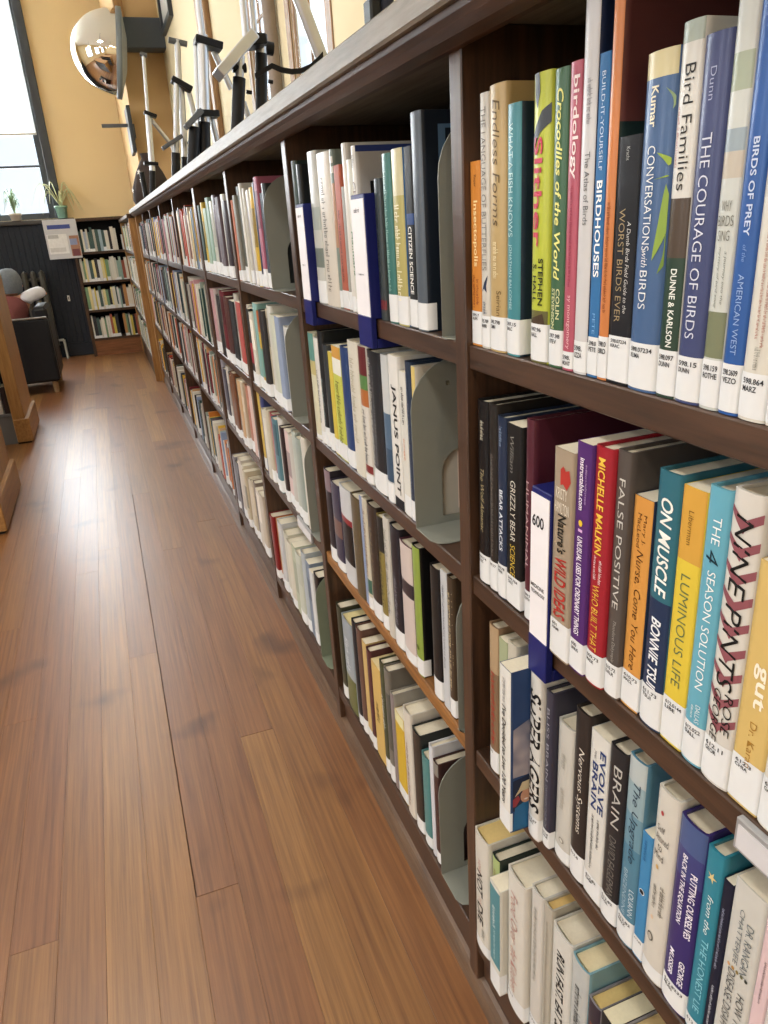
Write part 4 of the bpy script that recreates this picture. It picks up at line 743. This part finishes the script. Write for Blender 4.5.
def bookend(y, row, label, x0=.0, m=STEEL, h=.24, base=.07):
    D = .135
    pts = [(0, 0), (D, 0), (D, h*.72)]+[(D/2+D/2*math.cos(t), h*.72+h*.28*math.sin(t)) for t in [math.pi*i/14 for i in range(1, 14)]]+[(0, h*.72)]
    arch = [(D*.32, .012), (D*.86, .012), (D*.86, h*.32)]+[(D*.59+D*.27*math.cos(math.pi*i/10), h*.32+D*.27*math.sin(math.pi*i/10)) for i in range(1, 10)]+[(D*.32, h*.32)]
    hole = [(D*.42+.0035*math.cos(i*math.pi/4), h*.86+.0035*math.sin(i*math.pi/4)) for i in range(8)]
    me = curve_mesh([pts, arch, hole], .0014); me.name = 'plate'
    me.materials.clear(); me.materials.append(m)
    r = tag(empty('bookend', (x0, y, Z[row]+.0006)), label, 'bookend', 'grey metal bookends')
    o = link('plate', me, r); o.rotation_euler = (P2, 0, 0)
    c = .02; bp = [(0, -.001), (D, -.001), (D, -base+c), (D-c*.3, -base+c*.3), (D-c, -base), (c, -base), (c*.3, -base+c*.3), (0, -base+c)]
    m2 = curve_mesh([bp], .0014); m2.name = 'base_plate'; m2.materials.clear(); m2.materials.append(m); o = link('base_plate', m2, r, (0, 0, .0009))
bookend(.802, 1, 'grey metal bookend closing the top shelf of the second bay', base=.03); bookend(.909, 2, 'grey bookend with an arched opening, second shelf of the second bay', -.002)
bookend(.786, 3, 'grey bookend edge closing the third shelf of the second bay', base=.015); bookend(.872, 4, 'grey bookend closing the bottom shelf of the second bay', base=.075)
bookend(1.728, 1, 'grey bookend closing the top shelf of the third bay'); bookend(1.658, 2, 'grey bookend closing the second shelf of the third bay'); bookend(1.594, 3, 'pale edge of a bookend closing the third shelf of the third bay'); bookend(1.622, 4, 'grey green bookend closing the bottom shelf of the third bay', m=mat('#7f8a78', .4))
# ---------------------------------------------------------------- tripods and gear on the bookcase top
SIL = mat('#b9bcc0', .28, metal=.85, vary=.05); BLK = mat('#17181b', .42); DGREY = mat('#5b5e62', .4)
def gear(name, y, label, cat, parts, grp=None):
    r = tag(empty(name, (.18, y, 1.405)), label, cat, grp)
    for (nm, m, p, q, rad, dy) in parts:
        P = (p[0]-.18, dy, p[1]-1.402); Q = (q[0]-.18, dy, q[1]-1.402)
        if nm in ('plate', 'collar', 'quick_release'):
            d = Vector(Q)-Vector(P); L = d.length; t = math.atan2(d.z, d.x); b = MB().box(0, L, -rad*1.6, rad*1.6, -rad*.5, rad*.5, bev=.003)
            o = b.build(nm, m, r); o.location = P; o.rotation_euler = (0, -t, 0)
        else: MB().tube(P, Q, rad, n=12).build(nm, m, r)
G = 'camera tripods stored on the bookcase top'
gear('tripod', 5.9, 'slim silver tripod standing farthest along the bookcase top', 'tripod', [('column', SIL, (.183, 2.325), (.151, 1.973), .011, 0), ('head', DGREY, (.163, 2.335), (.206, 2.325), .014, 0), ('leg', SIL, (.151, 1.97), (.12, 1.62), .02, -.02), ('leg', SIL, (.16, 1.96), (.285, 1.78), .014, .03), ('leg', SIL, (.285, 1.78), (.37, 1.402), .014, .03), ('collar', BLK, (.125, 1.985), (.205, 1.955), .022, -.02), ('collar', BLK, (.07, 1.67), (.165, 1.66), .022, -.02), ('foot', BLK, (.12, 1.62), (.085, 1.402), .021, -.02), ('foot', BLK, (.05, 1.62), (.055, 1.402), .018, .05)], G)
gear('tripod', 4.7, 'silver tripod with a tilted head plate, second in from the far end', 'tripod', [('column', SIL, (.261, 2.17), (.239, 1.974), .016, 0), ('head', DGREY, (.215, 2.17), (.31, 2.15), .015, 0), ('collar', BLK, (.2, 1.985), (.3, 1.93), .028, 0), ('leg', SIL, (.225, 1.98), (.165, 1.62), .015, -.02), ('leg', SIL, (.25, 1.97), (.215, 1.6), .018, .02), ('leg', SIL, (.29, 1.93), (.345, 1.402), .014, .04), ('grip', BLK, (.163, 1.62), (.128, 1.402), .024, -.02), ('grip', BLK, (.215, 1.6), (.195, 1.402), .022, .02), ('plate', DGREY, (.09, 1.64), (.205, 1.70), .02, -.05), ('knob', BLK, (.24, 1.68), (.265, 1.66), .018, -.03)], G)
gear('tripod', 3.8, 'tall silver tripod with black grips running up out of view', 'tripod', [('leg', SIL, (.262, 2.6), (.253, 1.99), .013, 0), ('leg', SIL, (.25, 2.0), (.212, 1.66), .024, -.02), ('leg', SIL, (.225, 1.98), (.19, 1.66), .012, .03), ('collar', BLK, (.215, 1.985), (.33, 1.955), .03, 0), ('leg', SIL, (.30, 1.95), (.36, 1.8), .014, .04), ('leg', SIL, (.25, 1.69), (.285, 1.402), .014, .04), ('collar', BLK, (.175, 1.695), (.275, 1.69), .026, -.02), ('plate', DGREY, (.115, 1.635), (.195, 1.70), .024, -.06), ('grip', BLK, (.16, 1.64), (.11, 1.402), .026, -.03), ('grip', BLK, (.207, 1.66), (.175, 1.402), .028, -.01)], G)
gear('tripod', 2.75, 'large black and silver tripod with a broad tilted platform', 'tripod', [('plate', SIL, (.108, 1.662), (.235, 1.772), .034, -.04), ('quick_release', BLK, (.205, 1.755), (.275, 1.762), .03, -.02), ('clamp', SIL, (.196, 1.725), (.182, 1.655), .015, 0), ('knob', BLK, (.165, 1.69), (.21, 1.69), .014, 0), ('grip', BLK, (.182, 1.66), (.135, 1.402), .021, -.01), ('leg', SIL, (.245, 2.5), (.228, 1.77), .011, .03), ('leg', SIL, (.275, 2.5), (.262, 1.8), .011, .05), ('joint', BLK, (.276, 1.79), (.272, 1.755), .021, .02), ('ring', SIL, (.272, 1.755), (.27, 1.735), .019, .02), ('grip', BLK, (.27, 1.735), (.232, 1.402), .02, .02), ('knob', BLK, (.285, 1.755), (.315, 1.75), .02, .03), ('screw', BLK, (.2, 1.62), (.218, 1.617), .006, -.01), ('screw', BLK, (.285, 1.655), (.3, 1.652), .006, .02), ('leg', SIL, (.2, 1.6), (.25, 1.402), .01, .06)], G)
gear('tripod', 2.1, 'slanting silver tripod leg crossing the casement window', 'tripod', [('leg', SIL, (.15, 1.94), (.284, 1.57), .017, 0), ('leg', SIL, (.284, 1.575), (.34, 1.402), .014, 0), ('joint', BLK, (.278, 1.588), (.29, 1.556), .021, 0), ('leg', SIL, (.15, 1.94), (.13, 1.96), .02, .02)], G)
b = MB(); pts = [(.09, 1.555), (.136, 1.578), (.16, 1.569), (.186, 1.565), (.21, 1.567), (.235, 1.576), (.255, 1.59), (.272, 1.604)]
for (a, c), (d, e) in zip(pts, pts[1:]): b.add([(a, -.003, c-.006), (d, -.003, e-.006), (d, -.003, e+.006), (a, -.003, c+.006), (a, .003, c-.006), (d, .003, e-.006), (d, .003, e+.006), (a, .003, c+.006)], [(0, 1, 2, 3), (7, 6, 5, 4), (3, 2, 6, 7), (0, 4, 5, 1), (0, 3, 7, 4), (1, 5, 6, 2)])
o = b.build('carry_strap', mat('#16161a', .7), None, (0, 2.08, 0)); tag(o, 'black carrying strap hanging from the slanting tripod leg', 'strap')
cam_r = tag(empty('camera_mount', (.21, 1.5, 1.402)), 'small black camera mount standing nearest on the bookcase top', 'camera mount')
MB().box(-.025, -.003, -.02, .02, 0, .178, bev=.004).build('body', BLK, cam_r); MB().tube((.008, 0, 0), (.012, 0, .19), .018, n=14).build('barrel', mat('#23283a', .35), cam_r); MB().tube((.024, 0, .14), (.05, 0, .165), .012).build('knob', SIL, cam_r)
# dark bag with white stars
bag = tag(empty('cloth_bag', (.13, 6.3, 1.402)), 'dark brown bag with white stars slumped at the far end of the top', 'bag')
MB().lathe([(.001, 0), (.13, .0), (.15, .05), (.14, .14), (.1, .24), (.06, .31), (.04, .34), (.05, .37), (.001, .375)], n=18).build('body', mat('#3a302c', .8, vary=.2), bag)
for (a, z) in ((200, .12), (235, .18), (265, .1), (220, .24), (280, .2)):
    t = math.radians(a); rr_ = .155 if z < .15 else .125 if z < .2 else .105
    c = Vector((rr_*math.cos(t), rr_*math.sin(t), z)); u = Vector((-math.sin(t), math.cos(t), 0)); vs = [c+u*((.022 if i % 2 == 0 else .009)*math.cos(i*math.pi/5))+Vector((0, 0, 1))*((.022 if i % 2 == 0 else .009)*math.sin(i*math.pi/5)) for i in range(10)]
    link('star', mesh('star', [tuple(v) for v in vs], [tuple(range(10))], mat('#e8e6e0', .6)), bag)
# ---------------------------------------------------------------- mirror, sign, picture on the pier
MIR = mat('#e8e8e6', .03, metal=1, vary=0)
mr = tag(empty('dome_mirror', (.085, 6.95, 2.54)), 'convex security mirror bulging from the pier above the bookcase', 'mirror')
prof = [(.3*math.sin(t), .34*math.cos(t)) for t in [i*math.pi/2/16 for i in range(17)]]; prof[0] = (.0005, .34)
d = MB().lathe(prof[::-1], n=44).build('dome', MIR, mr); f_ = MB().lathe([(.3, -.03), (.315, -.03), (.315, .006), (.3, .012)], n=44).build('rim', mat('#7d868c', .35), mr)
f2 = MB().lathe([(.31, -.03), (.12, -.07), (.001, -.07)][::-1], n=30).build('back_shell', mat('#a9aeb0', .5), mr)
for o in (d, f_, f2): o.rotation_euler = (0, -P2+math.radians(9), math.radians(-1))
boxo('bracket', (.0701, .43, -.06, .12, .03, .235), mat('#4f565e', .5), mr, .006)
sg = tag(empty('wall_bracket_screen', (.124, 7.0, 2.0)), 'dark flat panel on an arm fixed to the pier', 'wall panel')
boxo('panel', (-.05, -.02, -.16, .14, -.17, .17), mat('#3d4248', .4), sg, .005); boxo('arm', (-.25, -.04, -.02, .0, .03, .055), DGREY, sg); boxo('mount', (-.02, .001, -.04, .2, -.05, .05), DGREY, sg)
pf = tag(empty('picture_frame', (.459, 6.5, 2.95)), 'dark framed picture hanging high beside the pier', 'picture frame')
for a in ((-.03, 0, -.3, -.26, -.32, .32), (-.03, 0, .26, .3, -.32, .32), (-.03, 0, -.26, .26, -.32, -.28), (-.03, 0, -.26, .26, .28, .32)): boxo('frame', a, mat('#3c4046', .4), pf)
boxo('print', (-.012, -.004, -.26, .26, -.28, .28), mat('#c9cbc8', .4), pf)
# ---------------------------------------------------------------- corner bookcases by the back wall
def case2(name, label, put, L, zs, H, D, wd, wz, base, cat='bookcase'):
    """put(t0,t1,d0,d1,z0,z1) -> box args"""
    r = tag(empty(name), label, cat)
    for a, e in ((0, .03), (L-.03, L)): boxo('side_panel', put(a, e, 0, D, 0, H), wz, r, .003)
    boxo('top_board', put(-.01, L+.01, -.01, D, H, H+.03), wd, r, .003); boxo('back_panel', put(.03, L-.03, D-.01, D, 0, H), BLACKBACK, r)
    for z in zs: boxo('shelf_board', put(.03, L-.03, .004, D-.01, z-.025, z), wd, r, .002)
    boxo('plinth', put(.03, L-.03, .012, D-.01, 0, zs[0]-.025), base, r)
    return r
zs = [.19, .49, .78, 1.08]
case2('corner_bookcase', 'low dark bookcase of mixed books against the back wall', lambda a, b, c, d, z0, z1: (-.57+a, -.57+b, 8.75+c, 8.75+d, z0, z1), .69, zs, 1.38, .25, DW_Y, DW_Z, wood('plinth_fir', '#6a4228', '#96623c', 0, .4, 5, 12))
case2('side_bookcase', 'low bookcase tucked behind the oak end panel, spines to the aisle', lambda a, b, c, d, z0, z1: (-.06+c, -.06+d, 6.76+a, 6.76+b, z0, z1), 1.97, zs, 1.345, .18, DW_Y, OAK_Z, DW_Y)
cb = MB(); P3 = '#D8D6CC #E2DED2 #C9C6BA #9FB4BE #8FAAA0 #CDBB5A #DCD09A #B9B5AC #A8604E #7A9A7A #A9B4C6 #4A605E #B98A5A #DCDAD0 #3A3A3E #D4D6D8'.split()
for z in zs: filler([(lambda t, d, zz: (-.537+t, 8.757+d, zz), .42 if z > 1 else .61, z, .19, .24)], cb, P3, rr)
P4 = P3
filler([((lambda t, d, zz: (-.052+d*.6, 6.8+t, zz)), 1.88, z, .19, .24) for z in zs], cb, P3, rr)
tag(cb.build('corner_books', [mat(h, .45) for h in P3]+[mat(WHITE, .4)]), 'small mixed books packed in the two corner bookcases', 'books', kind='stuff')
cd = tag(empty('display_card', (-.13, 8.80, 1.0805)), 'white card with a dark picture propped on the corner bookcase shelf', 'card')
cd.location = (-.02, 8.79, 1.0805)
MB().box(-.055, .055, -.004, .0, 0, .15).build('card', mat('#e4e6e6', .6), cd); MB().box(-.028, .028, -.006, -.004, .04, .095).build('picture', mat('#1e2024', .6), cd)
# ---------------------------------------------------------------- oak ends on the far side of the aisle
GREYM = mat('#77787a', .5)
for i, (ya, yb, lab) in enumerate(((3.45, 4.13, 'oak bookcase end with a block base closest along the aisle'), (5.13, 5.7, 'oak bookcase end beside the black armchair, books on its shelves'))):
    r = tag(empty('oak_bookcase', (-1.0, ya, 0)), lab, 'bookcase')
    L = yb-ya
    boxo('end_panel', (-.02, .022, .02, L-.02, .155, 1.45), OAK_Z, r, .003); boxo('front_stile', (-.05, .022, 0, .0199, .155, 1.45), OAK_Z, r, .003); boxo('rear_stile', (-.05, .022, L-.0199, L, .155, 1.45), OAK_Z, r, .003)
    boxo('base_block', (-.05, .045, -.012, L+.012, .012, .16), OAK_Y, r, .004); boxo('kick', (-.05, .03, 0, L, 0, .0119), mat('#2a2624', .6), r)
    boxo('top_board', (-1.6, .035, -.015, L+.015, 1.45, 1.485), OAK_Y, r, .004); boxo('centre_panel', (-1.55, -.021, L/2-.01, L/2+.01, .06, 1.45), BLACKBACK, r); boxo('far_end_panel', (-1.58, -1.5501, 0, L, 0, 1.45), OAK_Z, r)
    for z in (.2, .52, .84, 1.15): boxo('shelf_board', (-1.55, -.0501, .012, L-.012, z-.02, z), GREYM, r, .002)
    boxo('plinth', (-1.55, -.0501, .02, L-.02, 0, .1799), GREYM, r)
bk = [(-1.055, .03, .2, .17, '#3a2c2c', 'dark brown'), (-1.09, .035, .2, .2, '#d8d6d0', 'white'), (-1.125, .03, .2, .19, '#c9c9c6', 'pale grey'), (-1.16, .028, .2, .18, '#46484c', 'slate'), (-1.19, .03, .2, .2, '#b9b2a4', 'beige'), (-1.06, .045, .52, .2, '#e2e2dc', 'thick white'), (-1.11, .035, .52, .21, '#2c2e30', 'black')]
for x, wd, z, h, hx, nm in bk:
    (vs, fs, mi, sm, mats), (pv, pff), lb, _ = book_shell(wd, h, .15, 'h', hx, {})
    n = len(vs); o = link('hardcover_book', mesh('hardcover_book', vs+pv, fs+[tuple(i+n for i in f) for f in pff], list(mats)+[PAGE], mi+[len(mats)]*6, sm+[False]*6), None, (x-wd/2, 5.15, z+.001)); o.rotation_euler = (0, 0, P2)
    tag(o, '%s book on the %s shelf of the oak bookcase by the armchair' % (nm, 'bottom' if z < .3 else 'middle'), 'book', 'books in the oak bookcase')
# ---------------------------------------------------------------- armchair, sitter, radiator, poster, plants
LEA = mat('#232427', .42, vary=.15, bump=.1)
ch = tag(empty('armchair', (-1.17, 6.8, 0)), 'black leather armchair with its low back to the aisle', 'armchair')
boxo('back', (-.34, .34, 0, .13, .1, .625), LEA, ch, .02); MB().path([(-.33, .004, .628), (.335, .004, .628)], .008).build('piping', mat('#8f8c84', .5), ch)
for s in (-1, 1): boxo('armrest', (s*.34-(.12 if s > 0 else 0), s*.34+(0 if s > 0 else .12), .135, .72, .1, .7 if s > 0 else .64), LEA, ch, .025)
boxo('seat', (-.215, .215, .135, .7, .15, .325), LEA, ch, .03)
for x in (-.29, .29):
    for y in (.06, .66): MB().tube((x, y, 0), (x, y, .1), .022, .028).build('leg', mat('#9a7d58', .5), ch)
def skin(name, nodes, edges, m, parent=None, root=0, sub=2):
    me = bpy.data.meshes.new(name); me.from_pydata([n[0] for n in nodes], edges, []); o = link(name, me, parent)
    sk = o.modifiers.new('skin', 'SKIN'); sv = me.skin_vertices[0].data
    for i, n in enumerate(nodes): sv[i].radius = n[1] if isinstance(n[1], tuple) else (n[1], n[1]); sv[i].use_root = i == root
    sk.use_smooth_shade = True; sk.branch_smoothing = .5
    if sub: sb = o.modifiers.new('sub', 'SUBSURF'); sb.levels = sub; sb.render_levels = sub
    me.materials.append(m); return o
SK = mat('#c39178', .6); 
cx, cy = -1.13, 7.13
pr = tag(empty('person', (cx, cy, .40)), 'person with grey hair seated in the black armchair, facing the window', 'person')
nd = [((0, 0, .07), (.15, .12)), ((0, -.03, .2), (.13, .1)), ((.01, -.03, .31), (.14, .09)), ((.03, -.02, .39), .05), ((.05, 0, .46), (.07, .08)), ((.055, .01, .53), (.068, .08)),
      ((.15, -.02, .375), .05), ((.25, .07, .405), .042), ((.265, .2, .395), .033), ((.265, .27, .385), (.036, .016)),
      ((-.15, -.02, .33), .05), ((-.16, .06, .24), .042), ((-.12, .2, .27), .033), ((-.1, .27, .262), (.036, .016)),
      ((.085, .12, .09), .075), ((.1, .42, .1), .06), ((.1, .5, -.3), .04), ((.1, .6, -.37), .035), ((-.085, .12, .09), .075), ((-.1, .42, .1), .06), ((-.1, .5, -.3), .04), ((-.1, .6, -.37), .035)]
ed = [(0, 1), (1, 2), (2, 3), (3, 4), (4, 5), (2, 6), (6, 7), (7, 8), (8, 9), (2, 10), (10, 11), (11, 12), (12, 13), (0, 14), (14, 15), (15, 16), (16, 17), (0, 18), (18, 19), (19, 20), (20, 21)]
for s, h0, k in ((1, 9, 0), (-1, 13, 0)):
    hx_, hy_, hz_ = nd[h0][0]
    for j, (dx, L) in enumerate(((-.026, .06), (-.009, .07), (.009, .066), (.026, .05))):
        a = len(nd); nd += [((hx_+dx, hy_+.03+L*.5, hz_-.004), .0085), ((hx_+dx, hy_+.03+L, hz_-.018), .0075)]; ed += [(h0, a), (a, a+1)]
    a = len(nd); nd += [((hx_-s*.045, hy_+.01, hz_-.006), .01), ((hx_-s*.055, hy_+.04, hz_-.014), .0085)]; ed += [(h0, a), (a, a+1)]
skin('body', nd, ed, SK, pr)
skin('shirt', [((0, -.0, .1), (.15, .125)), ((0, -.03, .2), (.15, .118)), ((.01, -.03, .32), (.165, .11)), ((.02, -.025, .375), (.15, .085)), ((.028, -.02, .405), (.075, .07))], [(0, 1), (1, 2), (2, 3), (3, 4)], mat('#7d4a48', .8), pr)
for s in (1, -1):
    e = [((.12*s+.01, -.025, .335), .07), ((.15 if s > 0 else -.14, -.02, .375 if s > 0 else .335), .058), ((.25 if s > 0 else -.15, .07, .405 if s > 0 else .245), .056), ((.264 if s > 0 else -.12, .19, .397 if s > 0 else .27), .044)]
    skin('sleeve', e, [(0, 1), (1, 2), (2, 3)], mat('#d9dae0', .8, vary=.2, scale=18), pr)
skin('trousers', [((0, .0, .08), (.15, .12)), ((.08, .12, .09), .082), ((.1, .42, .1), .075), ((.1, .5, -.28), .055), ((-.08, .12, .09), .082), ((-.1, .42, .1), .075), ((-.1, .5, -.28), .055)], [(0, 1), (1, 2), (2, 3), (0, 4), (4, 5), (5, 6)], mat('#2d3340', .8), pr)
b = MB(); b.lathe([(.001, .1), (.04, .094), (.07, .07), (.09, .03), (.096, -.02), (.09, -.07), (.08, -.1)], (.052, -.008, .52), 18); b.build('hair', mat('#6f757a', .8, vary=.25, scale=80), pr)
for sx in (-.03, .03): MB().lathe([(.001, .009), (.007, .005), (.009, 0), (.007, -.005), (.001, -.009)], (.053+sx, .09, .5), 8).build('eye', mat('#2c2622', .4), pr)
MB().tube((.053, .085, .49), (.053, .112, .472), .008, .013).build('nose', SK, pr); MB().box(.03, .076, .086, .094, .438, .446, bev=.003).build('mouth', mat('#9a5a50', .6), pr)
for s in (-1, 1): MB().box(.053+s*.086-.006, .053+s*.086+.006, -.02, .015, .46, .515, bev=.005).build('ear', SK, pr)
rad = tag(empty('radiator', (-1.35, 8.87, 0)), 'dark cast iron column radiator below the window', 'radiator')
RADM = mat('#55544e', .45, metal=.2)
for i in range(11):
    x = -.42+i*.084
    MB().box(x-.026, x+.026, -.075, .075, .12, .93, bev=.022).build('column', RADM, rad)
for z in (.2, .84): MB().tube((-.42, 0, z), (.42, 0, z), .02).build('pipe', RADM, rad)
for x in (-.42, .42): MB().box(x-.02, x+.02, -.06, .06, 0, .12, bev=.006).build('foot', RADM, rad)
MB().tube((.42, 0, .2), (.5, 0, .2), .014).tube((.5, 0, .2), (.5, 0, .0), .014).build('valve', mat('#b8b6ae', .4), rad)
po = tag(empty('poster', (-.655, 8.722, 1.03)), 'pale notice poster with a blue heading hung below the sill', 'poster')
MB().box(-.155, .165, .0, .006, 0, .38, bev=.001).build('sheet', mat('#c9ccd2', .5), po)
for a, hx in (((-.12, .1, .29, .33), '#4a5a9c'), ((-.14, .05, .05, .24), '#e6e8ea'), ((.07, .16, .02, .22), '#a8806a'), ((.08, .15, .02, .09), '#7a4a50'), ((.07, .14, .13, .19), '#8a96b8'), ((-.13, -.03, .2, .235), '#b9bcc0'), ((-.13, .02, .07, .11), '#d0d2d4')): MB().box(a[0], a[1], {'#4a5a9c': -.001, '#e6e8ea': -.001, '#a8806a': -.001}.get(hx, -.002), {'#4a5a9c': -.0001, '#e6e8ea': -.0001, '#a8806a': -.0001}.get(hx, -.0011), a[2], a[3]).build('printed_block', mat(hx, .5, vary=.15, scale=40), po)
outl = tag(empty('wall_outlet', (-.72, 8.974, .62)), 'small white outlet on the dark wainscot', 'outlet'); MB().box(-.012, .012, -.004, 0, -.03, .03, bev=.002).build('plate', mat('#e4e4e0', .4), outl); MB().box(-.004, .004, -.006, -.004, -.015, .015).build('slot', mat('#55565a', .4), outl)
def ribbon(pts, w0, m, name, parent, side):
    vs = []; n = len(pts)
    for i, p in enumerate(pts):
        wd = w0*(1-.85*(i/(n-1))**1.5); p = Vector(p); s = Vector(side)*wd
        vs += [p-s, p+Vector((0, 0, -wd*.25)), p+s]
    fs = []
    for i in range(n-1): fs += [(3*i, 3*i+1, 3*i+4, 3*i+3), (3*i+1, 3*i+2, 3*i+5, 3*i+4)]
    o = link(name, mesh(name, [tuple(v) for v in vs], fs, m, None, True), parent); md = o.modifiers.new('thickness', 'SOLIDIFY'); md.thickness = .0015
    return o
def plant(name, loc, label, potm, ph, prr, nl, spread, m, seed, drop=.3):
    r = tag(empty(name, loc), label, 'plant'); rr = random.Random(seed)
    MB().lathe([(.001, 0), (prr*.75, 0), (prr, ph), (prr*1.08, ph), (prr*1.08, ph-.02), (prr*.9, ph-.015), (.001, ph-.02)], n=18).build('pot', potm, r)
    for i in range(nl):
        t = 2*math.pi*i/nl+rr.uniform(-.3, .3); L = spread*rr.uniform(.6, 1.1); up = rr.uniform(.12, .24); d = Vector((math.cos(t), math.sin(t)*.2, 0))
        pts = [Vector((0, 0, ph-.01))+d*(L*s)+Vector((0, 0, up*math.sin(min(1, s*1.15)*math.pi*.62)*1.2-drop*max(0, s-.45)**1.5)) for s in [k/7 for k in range(8)]]
        ribbon(pts, .032, m, 'leaf', r, (-d.y, d.x, 0))
plant('spider_plant', (-.61, 8.965, 1.4255), 'spider plant with arching striped leaves in a green pot', mat('#9cc8b0', .4), .12, .06, 15, .29, mat('#e6ebc4', .5, vary=.1), 4, .55)
plant('leafy_houseplant', (-1.06, 8.965, 1.4255), 'small bushy houseplant in a pale pot on the bright sill', mat('#d8d2c6', .5), .07, .06, 18, .12, mat('#9fb89a', .5, vary=.2), 9, .3)
MB_ = tag(boxo('storage_box', (-1.36, -1.24, 8.94, 9.03, 1.4255, 1.5), mat('#b9bcb8', .5), None, .006), 'small grey box on the bright window sill', 'box')
# ---------------------------------------------------------------- ceiling lamps
LM = mat('#fff1dc', .5, vary=0, emit=4.0)
k = 0
for x in (-.95, -3.3):
    for y in (-2.6, .1, 2.8, 5.5):
        r = tag(empty('pendant_lamp', (x, y, 3.05)), 'round white ceiling lamp, number %s above the aisle' % ORD[k] if x > -2 else 'round white ceiling lamp, number %s over the stacks' % ORD[k-4], 'lamp', 'ceiling lamps'); k += 1
        MB().lathe([(.001, .16), (.05, .158), (.1, .13), (.2, .02), (.21, .0), (.2, .005), (.001, .03)], n=24).build('shade', LM, r); MB().tube((0, 0, .15), (0, 0, ZC-3.05), .012).build('stem', DGREY, r)
        l = bpy.data.lights.new('lamp_light', 'AREA'); l.shape = 'DISK'; l.size = .38; l.energy = LAMP_W; l.color = (1, .955, .89)
        o = bpy.data.objects.new('lamp_light', l); col.objects.link(o); o.parent = r; o.location = (0, 0, -.006)
